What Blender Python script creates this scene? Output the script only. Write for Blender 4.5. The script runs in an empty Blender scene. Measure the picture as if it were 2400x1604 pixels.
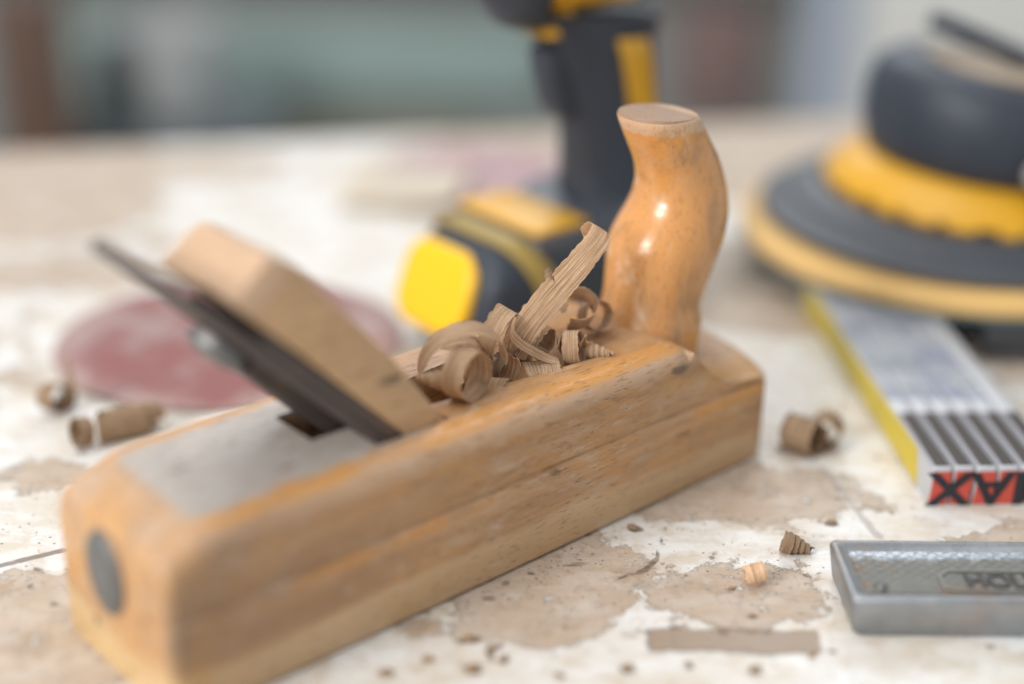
import bpy, bmesh, math, random
from mathutils import Vector, Matrix, noise as mnoise

S = bpy.context.scene
COL = S.collection
MM = 0.001

# ------------------------------------------------------------------ camera, world, lights, exposure
def setup_camera():
    pitch, roll = math.radians(23.995), math.radians(1.254)
    fw = Vector((0, math.cos(pitch), -math.sin(pitch)))
    r = Vector((1, 0, 0)); u = r.cross(fw)
    c, s = math.cos(roll), math.sin(roll)
    r, u = c * r + s * u, -s * r + c * u
    M = Matrix(((r.x, u.x, -fw.x, 0), (r.y, u.y, -fw.y, 0), (r.z, u.z, -fw.z, 0.252672), (0, 0, 0, 1)))
    cd = bpy.data.cameras.new("camera")
    cd.sensor_width = 36; cd.lens = 3464 / 2400 * 36
    cd.clip_start = 0.01; cd.clip_end = 60
    cd.dof.use_dof = True; cd.dof.focus_distance = 0.468; cd.dof.aperture_fstop = 1.8
    cd.dof.aperture_blades = 0
    o = bpy.data.objects.new("camera", cd); COL.objects.link(o)
    o.matrix_world = M
    S.camera = o

setup_camera()

W = bpy.data.worlds.new("World"); S.world = W; W.use_nodes = True
bg = W.node_tree.nodes["Background"]
bg.inputs["Color"].default_value = (0.86, 0.93, 1.0, 1); bg.inputs["Strength"].default_value = 0.52

def area(name, loc, target, sx, sy, power, color):
    l = bpy.data.lights.new(name, 'AREA'); l.shape = 'RECTANGLE'; l.size = sx; l.size_y = sy
    l.energy = power; l.color = color
    o = bpy.data.objects.new(name, l); COL.objects.link(o)
    o.location = loc
    o.rotation_euler = (Vector(target) - Vector(loc)).to_track_quat('-Z', 'Y').to_euler()
    return o

area("ceiling_light", (-0.45, 0.55, 1.75), (0, 0.5, 0), 1.5, 1.1, 11, (1.0, 0.975, 0.95))
area("rear_window_light", (0.15, 2.9, 1.75), (0.0, 0.6, 0), 1.9, 1.1, 22, (0.93, 0.97, 1.0))
area("side_window_light", (-1.15, -0.55, 1.12), (0.05, 0.45, 0.05), 0.60, 0.30, 11, (1.0, 0.98, 0.96))
area("lower_side_window_light", (-1.08, -0.62, 0.66), (0.05, 0.45, 0.05), 0.46, 0.26, 9.5, (1.0, 0.98, 0.96))

S.view_settings.view_transform = 'Standard'; S.view_settings.look = 'None'
S.view_settings.exposure = 0.27; S.view_settings.gamma = 1.0
S.view_settings.use_curve_mapping = False
S.cycles.use_denoising = True
S.cycles.max_bounces = 8

# ------------------------------------------------------------------ node helper
class N:
    def __init__(self, name):
        self.m = bpy.data.materials.new(name); self.m.use_nodes = True
        self.t = self.m.node_tree; self.t.nodes.clear()
        self.out = self.t.nodes.new("ShaderNodeOutputMaterial")
        self.b = self.t.nodes.new("ShaderNodeBsdfPrincipled")
        self.t.links.new(self.b.outputs[0], self.out.inputs[0])
        self.tc = self.t.nodes.new("ShaderNodeTexCoord")
        self.obj = self.tc.outputs["Object"]; self.uv = self.tc.outputs["UV"]
    def _set(self, sock, v):
        if hasattr(v, "links") or isinstance(v, bpy.types.NodeSocket): self.t.links.new(v, sock)
        elif isinstance(v, (tuple, list)) and len(v) == 3 and sock.type == 'RGBA': sock.default_value = (*v, 1)
        else: sock.default_value = v
    def node(self, typ, **kw):
        n = self.t.nodes.new(typ)
        for k, v in kw.items(): setattr(n, k, v)
        return n
    def math(self, op, a, b=0.0, c=None, clamp=False):
        n = self.node("ShaderNodeMath", operation=op, use_clamp=clamp)
        self._set(n.inputs[0], a); self._set(n.inputs[1], b)
        if c is not None: self._set(n.inputs[2], c)
        return n.outputs[0]
    def scale(self, vec, s, off=(0, 0, 0), rot=(0, 0, 0)):
        n = self.node("ShaderNodeMapping"); self._set(n.inputs["Vector"], vec)
        n.inputs["Scale"].default_value = s; n.inputs["Location"].default_value = off; n.inputs["Rotation"].default_value = rot
        return n.outputs[0]
    def noise(self, vec, s=1.0, detail=4, rough=0.55, dist=0.0):
        n = self.node("ShaderNodeTexNoise"); self._set(n.inputs["Vector"], vec)
        n.inputs["Scale"].default_value = s; n.inputs["Detail"].default_value = detail
        n.inputs["Roughness"].default_value = rough; n.inputs["Distortion"].default_value = dist
        return n.outputs["Fac"]
    def voro(self, vec, s=1.0, feature='F1', rnd=1.0):
        n = self.node("ShaderNodeTexVoronoi", feature=feature); self._set(n.inputs["Vector"], vec)
        n.inputs["Scale"].default_value = s; n.inputs["Randomness"].default_value = rnd
        return n
    def step(self, v, lo, hi):
        n = self.node("ShaderNodeMapRange", interpolation_type='SMOOTHSTEP')
        self._set(n.inputs[0], v); n.inputs[1].default_value = lo; n.inputs[2].default_value = hi
        n.inputs[3].default_value = 0; n.inputs[4].default_value = 1
        return n.outputs[0]
    def rng(self, v, a, b, lo=0.0, hi=1.0):
        n = self.node("ShaderNodeMapRange"); self._set(n.inputs[0], v)
        n.inputs[1].default_value = lo; n.inputs[2].default_value = hi; n.inputs[3].default_value = a; n.inputs[4].default_value = b
        return n.outputs[0]
    def mix(self, f, a, b, mode='MIX'):
        n = self.node("ShaderNodeMix", data_type='RGBA', blend_type=mode)
        self._set(n.inputs[0], f); self._set(n.inputs[6], a); self._set(n.inputs[7], b)
        return n.outputs[2]
    def sep(self, v):
        n = self.node("ShaderNodeSeparateXYZ"); self._set(n.inputs[0], v); return n.outputs
    def comb(self, x, y, z=0.0):
        n = self.node("ShaderNodeCombineXYZ")
        for i, v in enumerate((x, y, z)): self._set(n.inputs[i], v)
        return n.outputs[0]
    def bump(self, h, strength=0.3, dist=0.001):
        n = self.node("ShaderNodeBump"); self._set(n.inputs["Height"], h)
        n.inputs["Strength"].default_value = strength; n.inputs["Distance"].default_value = dist
        self.t.links.new(n.outputs[0], self.b.inputs["Normal"])
    def set(self, **kw):
        names = dict(color="Base Color", rough="Roughness", metal="Metallic", coat="Coat Weight", coat_rough="Coat Roughness", spec="Specular IOR Level")
        for k, v in kw.items(): self._set(self.b.inputs[names[k]], v)
        return self.m

def plain(name, col, rough=0.5, metal=0.0, var=0.12, scale=60, bump=0.0):
    n = N(name)
    f = n.noise(n.obj, scale, 5, 0.6)
    a = tuple(c * (1 - var) for c in col); b = tuple(min(1, c * (1 + var)) for c in col)
    n.set(color=n.mix(f, a, b), rough=n.rng(f, max(0.02, rough - .08), min(1, rough + .08)), metal=metal)
    if bump: n.bump(n.noise(n.obj, scale * 12, 3), bump, 0.0004)
    return n.m

# ------------------------------------------------------------------ object helpers
def link_mesh(name, bm, mat, parent=None, smooth=True, angle=35):
    me = bpy.data.meshes.new(name)
    bmesh.ops.recalc_face_normals(bm, faces=bm.faces[:])
    bm.to_mesh(me); bm.free()
    o = bpy.data.objects.new(name, me); COL.objects.link(o)
    if mat: me.materials.append(mat)
    if smooth:
        me.polygons.foreach_set("use_smooth", [True] * len(me.polygons))
        me.set_sharp_from_angle(angle=math.radians(angle))
    if parent: o.parent = parent
    return o

def empty(name, loc=(0, 0, 0), rz=0.0):
    o = bpy.data.objects.new(name, None); COL.objects.link(o)
    o.location = loc; o.rotation_euler = (0, 0, rz); o.empty_display_size = 0.02
    return o

def tag(o, label=None, cat=None, group=None, kind=None):
    if label: o["label"] = label
    if cat: o["category"] = cat
    if group: o["group"] = group
    if kind: o["kind"] = kind
    return o

def loft(rings, cap=True, closed=True):
    bm = bmesh.new()
    vr = [[bm.verts.new(Vector(p) * MM) for p in ring] for ring in rings]
    n = len(vr[0])
    for a, b in zip(vr, vr[1:]):
        for i in range(n if closed else n - 1):
            j = (i + 1) % n
            bm.faces.new((a[i], a[j], b[j], b[i]))
    if cap:
        bm.faces.new(vr[0][::-1]); bm.faces.new(vr[-1])
    return bm

def rbox(x0, x1, y0, y1, z0, z1, bev=1.0, seg=3):
    bm = bmesh.new()
    bmesh.ops.create_cube(bm, size=1)
    for v in bm.verts:
        v.co = Vector(((x0 + x1) / 2 + v.co.x * (x1 - x0), (y0 + y1) / 2 + v.co.y * (y1 - y0), (z0 + z1) / 2 + v.co.z * (z1 - z0))) * MM
    if bev: bmesh.ops.bevel(bm, geom=bm.edges[:], offset=bev * MM, segments=seg, profile=0.5, affect='EDGES')
    return bm

def lathe(profile, seg=64, notch=None, closed_ends=True):
    """profile: (radius, z) in mm from bottom to top"""
    rings = []
    for k, (r, z) in enumerate(profile):
        rings.append([((r if notch is None else notch(k, r, 2 * math.pi * i / seg)) * math.cos(2 * math.pi * i / seg),
                       (r if notch is None else notch(k, r, 2 * math.pi * i / seg)) * math.sin(2 * math.pi * i / seg), z) for i in range(seg)])
    return loft(rings, cap=closed_ends)

def prism(poly, y0, y1, bev=0.0, seg=2):
    """poly in (x,z) mm, extruded along y"""
    bm = loft([[(x, y0, z) for x, z in poly], [(x, y1, z) for x, z in poly]])
    if bev: bmesh.ops.bevel(bm, geom=bm.edges[:], offset=bev * MM, segments=seg, profile=0.5, affect='EDGES')
    return bm

def rrect(w, h, r, n=6, cx=0, cy=0):
    pts = []
    for q, (sx, sy) in enumerate(((1, 1), (-1, 1), (-1, -1), (1, -1))):
        for k in range(n + 1):
            a = math.pi / 2 * (q + k / n)
            pts.append((cx + sx * (w / 2 - r) + r * math.cos(a), cy + sy * (h / 2 - r) + r * math.sin(a)))
    return pts

def text_mesh(name, body, size, mat, parent, extrude=0.3, M=Matrix.Identity(4), bold=0.0, xs=1.0):
    cu = bpy.data.curves.new(name, 'FONT'); cu.body = body; cu.size = size * MM
    cu.extrude = extrude * MM; cu.offset = bold * MM; cu.align_x = 'CENTER'; cu.align_y = 'CENTER'
    o = bpy.data.objects.new(name, cu); COL.objects.link(o)
    bpy.context.view_layer.update()
    me = bpy.data.meshes.new_from_object(o.evaluated_get(bpy.context.evaluated_depsgraph_get()))
    bpy.data.objects.remove(o)
    me.transform(M @ Matrix.Diagonal((xs, 1, 1, 1)))
    r = bpy.data.objects.new(name, me); COL.objects.link(r); me.materials.clear(); me.materials.append(mat)
    if parent: r.parent = parent
    return r

# ------------------------------------------------------------------ materials
# where the paint has worn off, stains, nicks and cracks: (centre x, y, half sizes, turn in degrees) in mm on the tabletop
BARE = [(12, 391, 33, 27, 15), (70, 381, 27, 18, 0), (84, 446, 40, 19, -6), (-135, 352, 34, 36, 20), (-159, 446, 14, 11, 0),
        (-244, 730, 60, 60, 0), (-215, 633, 60, 22, 0), (154, 815, 60, 70, 0), (5, 362, 28, 9, 0), (120, 640, 70, 60, 0), (-150, 520, 30, 10, 10), (-330, 790, 130, 75, 12), (140, 880, 190, 80, 12), (-190, 800, 60, 26, 12), (-20, 850, 60, 22, 12)]
KEPT = [(-90, 690, 75, 105, 0), (105, 495, 24, 26, 0), (-190, 478, 70, 24, 0), (60, 416, 45, 9, 0), (40, 345, 160, 14, 0)]
STAIN = [(66.5, 357.6, 25, 5.6, 0.5)]
NICK = [(42, 419, 2.8, 1.9, -10), (107.6, 425, 2.6, 1.9, 0), (69.1, 384.4, 1.1, 1.2, 0), (73.7, 370.3, 1.7, 1.5, 0), (21.7, 397, 3.4, 0.9, 10),
        (-5.4, 377, 3, 1.3, 0), (-10.4, 355.3, 4.2, 1.2, 15), (-0.4, 345.4, 2, 1.3, 0), (-9, 341, 3.6, 1.4, -35), (34.4, 342.7, 2.2, 1.6, -25),
        (70.5, 343, 2.6, 1.2, -10), (-4, 349, 1.2, 3.2, 0), (52, 345, 1.6, 1.3, 0), (88, 351, 1.9, 1.1, 20), (14, 349, 1.2, 1.0, 0)]
CRACK = [(-162, 386, -139, 399, 1.1), (52, 421, 47.5, 401, 0.5), (47.5, 401, 42.5, 393, 0.9), (42, 394, 33, 388, 0.5)]
SEAM = [(111, 463, 121.5, 417, 1.5), (100, 442.2, 139, 444, 0.3), (-300, 600, -190, 640, 1.4)]

def wear_fields(x, y):
    """signed distances in mm (negative inside) to each kind of wear at a point of the tabletop"""
    def ell(L, box=False):
        best = 60.0
        for cx, cy, rx, ry, rot in L:
            c, s_ = math.cos(math.radians(rot)), math.sin(math.radians(rot))
            u, v = (x - cx) * c + (y - cy) * s_, -(x - cx) * s_ + (y - cy) * c
            d = max(abs(u) - rx, abs(v) - ry) if box else (math.hypot(u / rx, v / ry) - 1) * min(rx, ry)
            best = min(best, d)
        return best
    def seg(L):
        best = 60.0
        for x0, y0, x1, y1, w in L:
            dx, dy = x1 - x0, y1 - y0; t = max(0, min(1, ((x - x0) * dx + (y - y0) * dy) / (dx * dx + dy * dy)))
            best = min(best, math.hypot(x - x0 - t * dx, y - y0 - t * dy) - w)
        return best
    return ell(BARE), ell(KEPT), ell(STAIN, True), min(ell(NICK), seg(CRACK)), seg(SEAM)

def mat_table():
    n = N("worn_painted_bench_wood")
    v = n.obj
    def at_(name): return n.node("ShaderNodeAttribute", attribute_name=name).outputs["Fac"]
    warp2 = n.noise(v, 420, 5, 0.7)
    wob = n.math('ADD', n.math('MULTIPLY', n.math('SUBTRACT', n.noise(v, 75, 6, 0.62), 0.5), 1.0), n.math('MULTIPLY', n.math('SUBTRACT', warp2, 0.5), 0.30))
    def inside(name, amp, soft):
        return n.math('SUBTRACT', 1.0, n.step(n.math('ADD', at_(name), n.math('MULTIPLY', wob, amp)), -soft, soft))
    mid = n.noise(n.scale(v, (0.6, 1.4, 1)), 60, 6, 0.65); fine = n.noise(v, 900, 4, 0.7)
    grain = n.noise(n.scale(v, (7, 90, 1)), 9, 6, 0.65)
    paint = n.mix(n.step(mid, 0.36, 0.66), (0.775, 0.76, 0.73), (0.635, 0.555, 0.45))
    paint = n.mix(n.math('MULTIPLY', n.step(n.noise(v, 38, 4), 0.5, 0.62), 0.5), paint, (0.77, 0.77, 0.755))
    paint = n.mix(n.math('MULTIPLY', n.step(fine, 0.55, 0.8), 0.35), paint, (0.50, 0.43, 0.34))
    thin = n.step(n.noise(v, 105, 8, 0.72), 0.47, 0.66)
    paint = n.mix(n.math('MULTIPLY', thin, 0.6), paint, n.mix(grain, (0.50, 0.385, 0.275), (0.60, 0.49, 0.37)))
    wash = n.step(n.noise(v, 26, 6, 0.66), 0.46, 0.66)
    paint = n.mix(n.math('MULTIPLY', wash, 0.36), paint, (0.60, 0.52, 0.43))
    bare = n.mix(grain, (0.40, 0.30, 0.215), (0.57, 0.445, 0.335))
    bare = n.mix(n.math('MULTIPLY', n.step(mid, 0.42, 0.62), 0.6), bare, (0.58, 0.49, 0.41))
    bare = n.mix(n.math('MULTIPLY', n.step(n.noise(v, 50, 5, 0.65), 0.52, 0.64), 0.55), bare, (0.33, 0.235, 0.16))
    bare = n.mix(n.math('MULTIPLY', n.step(fine, 0.52, 0.75), 0.4), bare, (0.30, 0.22, 0.16))
    rand_bare = n.step(n.math('ADD', n.noise(v, 13, 7, 0.62), n.math('MULTIPLY', n.math('SUBTRACT', warp2, 0.5), 0.10)), 0.56, 0.58)
    rand_bare = n.math('MULTIPLY', rand_bare, n.math('SUBTRACT', 1.0, inside("kept", 16, 2.0)))
    bare_m = n.math('MAXIMUM', inside("bare", 30, 1.0), rand_bare)
    flakes = n.math('MULTIPLY', n.step(n.noise(v, 190, 7, 0.78), 0.555, 0.60), n.step(n.noise(v, 45, 3), 0.42, 0.56))
    bare_m = n.math('MULTIPLY', bare_m, n.math('SUBTRACT', 1.0, flakes))
    bare_m = n.math('MULTIPLY', bare_m, n.rng(n.noise(v, 55, 6, 0.7), 0.55, 1.25, 0.3, 0.6), clamp=True)
    col = n.mix(bare_m, paint, bare)
    rim_d = n.math('ABSOLUTE', n.math('ADD', n.math('ADD', at_("bare"), n.math('MULTIPLY', wob, 30)), -0.6))
    col = n.mix(n.math('MULTIPLY', n.math('SUBTRACT', 1.0, n.step(rim_d, 0.1, 1.3)), n.rng(mid, -0.35, 0.55)), col, (0.25, 0.18, 0.125))
    col = n.mix(n.math('MULTIPLY', inside("stain", 7.0, 1.2), 0.92), col, n.mix(grain, (0.255, 0.175, 0.115), (0.36, 0.255, 0.175)))
    vo = n.voro(n.scale(v, (1, 1, 0)), 105); seld = n.sep(vo.outputs["Color"])
    nick = n.math('MULTIPLY', n.math('SUBTRACT', 1.0, n.step(n.math('ADD', vo.outputs["Distance"], n.math('MULTIPLY', n.math('SUBTRACT', warp2, 0.5), 0.45)), 0.10, 0.17)), n.step(seld[0], 0.76, 0.78))
    col = n.mix(n.math('MULTIPLY', nick, 0.8), col, n.mix(seld[1], (0.16, 0.09, 0.06), (0.25, 0.20, 0.17)))
    vo2 = n.voro(n.scale(v, (1, 1, 0)), 430)
    dots = n.math('MULTIPLY', n.math('SUBTRACT', 1.0, n.step(vo2.outputs["Distance"], 0.16, 0.24)), n.step(n.sep(vo2.outputs["Color"])[0], 0.86, 0.88))
    col = n.mix(n.math('MULTIPLY', dots, 0.75), col, (0.14, 0.10, 0.075))
    stn = inside("stain", 7.0, 1.0)
    nk = inside("nick", 1.6, 0.45)
    col = n.mix(n.math('MULTIPLY', nk, 0.82), col, (0.17, 0.11, 0.075))
    col = n.mix(n.math('MULTIPLY', inside("seam", 1.6, 0.6), 0.7), col, (0.36, 0.31, 0.275))
    h = n.math('ADD', n.math('MULTIPLY', bare_m, -0.6), n.math('ADD', n.math('MULTIPLY', warp2, 0.35), n.math('MULTIPLY', fine, 0.12)))
    n.bump(n.math('SUBTRACT', n.math('SUBTRACT', h, nk), n.math('MULTIPLY', stn, 1.4)), 0.8, 0.0008)
    n.set(color=col, rough=n.rng(bare_m, 0.36, 0.62), spec=0.45)
    return n.m

def mat_beech(name, mode):
    """old oiled beech; object x runs along the grain (horn: z)"""
    n = N(name); v = n.obj
    ax = (1, 0, 2)
    def g(a, b):
        return n.scale(v, (b, b, a)) if mode == 'horn' else n.scale(v, (a, b, b))
    xyz = n.sep(v)
    grain = n.noise(g(14, 210), 1, 6, 0.62, 0.4)
    rings = n.noise(g(5, 62), 1, 4, 0.5, 0.6)
    col = n.mix(n.step(grain, 0.3, 0.72), (0.40, 0.22, 0.105), (0.585, 0.345, 0.18))
    col = n.mix(n.math('MULTIPLY', n.step(rings, 0.42, 0.66), 0.55), col, (0.44, 0.24, 0.105))
    # varnish that is left
    va = n.noise(g(22, 55), 1, 6, 0.62, 0.3)
    if mode == 'horn':
        vm = n.step(n.noise(g(20, 34), 1, 4, 0.5, 0.2), 0.34, 0.52)
        col = n.mix(n.math('MULTIPLY', vm, 0.86), col, n.mix(n.noise(g(60, 130), 1, 4), (0.62, 0.245, 0.055), (0.76, 0.36, 0.10)))
        rim = n.math('MULTIPLY', n.step(xyz[2], 0.1195, 0.1215), 0.8)
        rim = n.math('MAXIMUM', rim, n.math('MULTIPLY', n.step(n.math('ADD', xyz[0], n.math('MULTIPLY', va, 0.012)), 0.2275, 0.236), 0.6))
        worn = n.step(n.math('ADD', n.noise(g(130, 300), 1, 5, 0.7), n.math('MULTIPLY', rim, 0.35)), 0.60, 0.74)
        col = n.mix(n.math('MULTIPLY', worn, 0.55), col, (0.62, 0.50, 0.385))
        hm = n.step(n.noise(g(55, 85), 1, 5, 0.65), 0.52, 0.66)
        col = n.mix(n.math('MULTIPLY', hm, 0.45), col, (0.36, 0.175, 0.06))
        pl_ = n.step(n.noise(n.scale(v, (70, 70, 38), (3, 1, 2)), 1, 6, 0.7), 0.57, 0.66)
        col = n.mix(n.math('MULTIPLY', pl_, 0.5), col, (0.66, 0.50, 0.37))
        topm = n.step(xyz[2], 0.1248, 0.1252)
        col = n.mix(topm, col, n.mix(grain, (0.29, 0.175, 0.105), (0.37, 0.235, 0.155)))
        rough = n.math('MAXIMUM', n.rng(vm, 0.6, 0.27), n.math('MULTIPLY', n.step(xyz[2], 0.114, 0.121), 0.62))
    elif mode == 'wedge':
        vm = n.step(va, 0.5, 0.62)
        col = n.mix(n.math('MULTIPLY', vm, 0.5), col, (0.52, 0.30, 0.13))
        hd = n.step(n.math('SUBTRACT', xyz[2], xyz[0]), 0.062, 0.0685)
        col = n.mix(n.math('MULTIPLY', hd, 0.6), n.mix(0.45, col, (0.66, 0.44, 0.24)), n.mix(rings, (0.52, 0.33, 0.21), (0.66, 0.46, 0.33)))
        rough = n.rng(vm, 0.5, 0.38)
    else:
        vm = n.math('MULTIPLY', n.step(va, 0.47, 0.60), n.rng(n.noise(v, 22, 2), 0.1, 0.75))
        col = n.mix(vm, col, (0.56, 0.275, 0.085))
        mot = n.noise(g(32, 95), 1, 6, 0.68, 0.5)
        col = n.mix(n.math('MULTIPLY', n.step(mot, 0.50, 0.66), 0.48), col, (0.55, 0.405, 0.29))
        col = n.mix(n.math('MULTIPLY', n.math('SUBTRACT', 1.0, n.step(mot, 0.34, 0.44)), 0.55), col, (0.33, 0.185, 0.095))
        # lighter, unhandled strip along the sole
        lowz = n.math('ADD', xyz[2], n.math('MULTIPLY', n.math('SUBTRACT', n.noise(g(9, 40), 1, 3), 0.5), 0.016))
        low = n.math('SUBTRACT', 1.0, n.step(lowz, 0.0125, 0.0165))
        col = n.mix(n.math('MULTIPLY', low, 0.72), col, n.mix(grain, (0.52, 0.34, 0.175), (0.66, 0.46, 0.27)))
        # varnish kept in the line under the groove and on rounded arrises
        yv = n.math('ABSOLUTE', n.math('SUBTRACT', xyz[1], 0.0312))
        lip = n.math('MULTIPLY', n.math('SUBTRACT', 1.0, n.step(n.math('ABSOLUTE', n.math('SUBTRACT', xyz[2], 0.0285)), 0.0008, 0.0026)), n.step(n.noise(g(40, 20), 1, 3), 0.42, 0.58))
        col = n.mix(n.math('MULTIPLY', lip, 0.85), col, (0.62, 0.29, 0.085))
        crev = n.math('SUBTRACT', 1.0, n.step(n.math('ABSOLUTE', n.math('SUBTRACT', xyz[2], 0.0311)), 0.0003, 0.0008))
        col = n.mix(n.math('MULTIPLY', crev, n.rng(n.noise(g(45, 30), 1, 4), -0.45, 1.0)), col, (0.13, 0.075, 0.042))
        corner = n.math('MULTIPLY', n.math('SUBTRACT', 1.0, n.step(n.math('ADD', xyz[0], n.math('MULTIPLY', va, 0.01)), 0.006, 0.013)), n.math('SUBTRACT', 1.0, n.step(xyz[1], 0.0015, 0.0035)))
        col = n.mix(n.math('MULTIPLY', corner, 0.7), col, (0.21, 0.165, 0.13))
        rnd_ = n.math('MULTIPLY', n.math('MULTIPLY', n.step(xyz[2], 0.046, 0.0495), n.math('SUBTRACT', 1.0, n.step(xyz[2], 0.0528, 0.0537))), n.rng(n.noise(v, 60, 4), 0.15, 0.95))  # worn rounding; the light it catches is painted in as pinkish grey
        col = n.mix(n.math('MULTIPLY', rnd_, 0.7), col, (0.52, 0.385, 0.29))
        edge = n.math('MULTIPLY', n.step(xyz[2], 0.0522, 0.0534), n.step(yv, 0.0195, 0.0225))
        edge = n.math('MULTIPLY', edge, n.step(n.noise(g(25, 60), 1, 4), 0.36, 0.50))
        col = n.mix(n.math('MULTIPLY', edge, 0.85), col, (0.62, 0.295, 0.085))
        # heel end and scooped toe keep their orange finish
        ends = n.math('MAXIMUM', n.math('MULTIPLY', n.math('SUBTRACT', 1.0, n.step(xyz[0], 0.004, 0.016)), n.step(n.noise(v, 55, 3), 0.36, 0.55)), n.math('MULTIPLY', n.step(xyz[0], 0.199, 0.205), n.math('MULTIPLY', n.step(xyz[2], 0.0316, 0.0325), n.math('SUBTRACT', 1.0, n.step(yv, 0.0295, 0.0305)))))
        col = n.mix(n.math('MULTIPLY', ends, 0.75), col, n.mix(n.noise(v, 120, 4), (0.52, 0.255, 0.085), (0.64, 0.36, 0.14)))
        pale = n.math('MULTIPLY', n.math('SUBTRACT', 1.0, n.step(xyz[0], 0.003, 0.008)), n.math('SUBTRACT', 1.0, n.step(n.math('ADD', xyz[2], n.math('MULTIPLY', n.noise(v, 60, 2), 0.012)), 0.014, 0.024)))
        col = n.mix(n.math('MULTIPLY', pale, 0.8), col, (0.66, 0.46, 0.22))
        # grey, hand-worn flat behind the iron
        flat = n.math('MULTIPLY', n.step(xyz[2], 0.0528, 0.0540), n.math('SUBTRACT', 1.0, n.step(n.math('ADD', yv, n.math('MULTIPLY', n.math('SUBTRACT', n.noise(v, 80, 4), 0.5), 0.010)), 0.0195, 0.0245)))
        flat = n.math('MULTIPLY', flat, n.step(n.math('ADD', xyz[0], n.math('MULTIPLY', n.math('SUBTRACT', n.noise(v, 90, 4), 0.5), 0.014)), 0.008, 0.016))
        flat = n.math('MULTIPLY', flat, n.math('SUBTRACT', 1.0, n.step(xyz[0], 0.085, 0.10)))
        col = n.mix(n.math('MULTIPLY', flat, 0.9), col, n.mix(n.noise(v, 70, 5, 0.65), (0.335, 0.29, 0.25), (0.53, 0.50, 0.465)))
        grime_shade = n.math('MULTIPLY', n.math('SUBTRACT', 1.0, n.step(n.math('ADD', xyz[0], n.math('MULTIPLY', va, 0.09)), 0.045, 0.125)), n.math('MULTIPLY', n.math('SUBTRACT', 1.0, n.step(xyz[1], 0.0012, 0.004)), n.step(lowz, 0.0125, 0.018)))  # hand grime plus the near side's shade at the heel, painted darker
        col = n.mix(n.math('MULTIPLY', grime_shade, 0.6), col, (0.25, 0.15, 0.085))
        scuff = n.math('MULTIPLY', n.step(n.noise(g(75, 290), 1, 7, 0.75), 0.54, 0.64), n.step(n.noise(v, 30, 2), 0.36, 0.56))
        col = n.mix(n.math('MULTIPLY', scuff, 0.42), col, (0.62, 0.50, 0.40))
        rough = n.math('SUBTRACT', n.rng(va, 0.56, 0.40), n.math('MULTIPLY', n.math('MAXIMUM', vm, n.math('MAXIMUM', edge, ends)), 0.20))
    # beech flecks: fine dark dashes along the grain
    fl = n.noise(g(190, 1300), 1, 3, 0.6)
    fm = n.math('MULTIPLY', n.step(fl, 0.56, 0.66), n.rng(n.noise(g(30, 60), 1, 3), 0.1, 1.2))
    col = n.mix(n.math('MULTIPLY', fm, 0.7), col, (0.15, 0.075, 0.035))
    # dents and ink-dark nicks
    vo = n.voro(g(36, 95), 1.0)
    ns = n.sep(vo.outputs["Color"])
    nk = n.math('MULTIPLY', n.math('SUBTRACT', 1.0, n.step(n.math('ADD', vo.outputs["Distance"], n.math('MULTIPLY', n.math('SUBTRACT', fl, 0.5), 0.3)), 0.10, 0.20)), n.step(ns[0], 0.70, 0.72))
    if mode != 'horn': col = n.mix(n.math('MULTIPLY', nk, 0.75), col, n.mix(ns[1], (0.10, 0.065, 0.05), (0.20, 0.09, 0.05)))
    h = n.math('SUBTRACT', n.math('MULTIPLY', grain, 0.4), n.math('ADD', n.math('MULTIPLY', fm, 0.35), n.math('MULTIPLY', nk, 1.0)))
    if mode == 'horn': h = n.math('ADD', n.math('MULTIPLY', h, 0.3), n.math('MULTIPLY', n.noise(v, 95, 5, 0.62), 1.9))
    n.bump(h, 0.45, 0.00045)
    n.set(color=col, rough=rough, spec=0.5)
    if mode == 'horn':
        n.set(coat=n.math('MULTIPLY', n.math('MULTIPLY', vm, n.math('SUBTRACT', 1.0, n.step(xyz[2], 0.112, 0.1205))), n.rng(va, 0.9, 0.25)), coat_rough=n.rng(va, 0.08, 0.30))
    return n.m

def mat_shaving(name, dark=1.0):
    n = N(name); u = n.sep(n.uv)
    along = n.comb(n.math('MULTIPLY', u[0], 1000), n.math('MULTIPLY', u[1], 1000))     # uv in metres -> mm
    st = n.noise(n.scale(along, (0.05, 2.6, 1)), 1, 6, 0.7)
    spk = n.noise(n.scale(along, (2.6, 4.2, 1)), 1, 3, 0.6)
    bandw = n.noise(n.scale(along, (0.9, 0.25, 1)), 1, 3, 0.5)
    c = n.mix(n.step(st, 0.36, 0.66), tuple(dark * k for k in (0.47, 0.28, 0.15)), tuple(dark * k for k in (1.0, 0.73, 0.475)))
    c = n.mix(n.math('MULTIPLY', n.step(bandw, 0.45, 0.7), 0.2), c, tuple(dark * k for k in (0.44, 0.28, 0.17)))
    c = n.mix(n.math('MULTIPLY', n.step(spk, 0.57, 0.68), 0.5), c, tuple(dark * k for k in (0.30, 0.155, 0.08)))
    n.bump(n.math('ADD', st, n.math('MULTIPLY', spk, -0.5)), 0.9, 0.0004)
    n.set(color=c, rough=0.62, spec=0.3)
    # thin wood lets some light through
    tr = n.node("ShaderNodeBsdfTranslucent"); n._set(tr.inputs[0], n.mix(0.5, c, (0.6, 0.36, 0.2)))
    mxs = n.node("ShaderNodeMixShader"); mxs.inputs[0].default_value = 0.3
    n.t.links.new(n.b.outputs[0], mxs.inputs[1]); n.t.links.new(tr.outputs[0], mxs.inputs[2])
    n.t.links.new(mxs.outputs[0], n.out.inputs[0])
    return n.m

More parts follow.
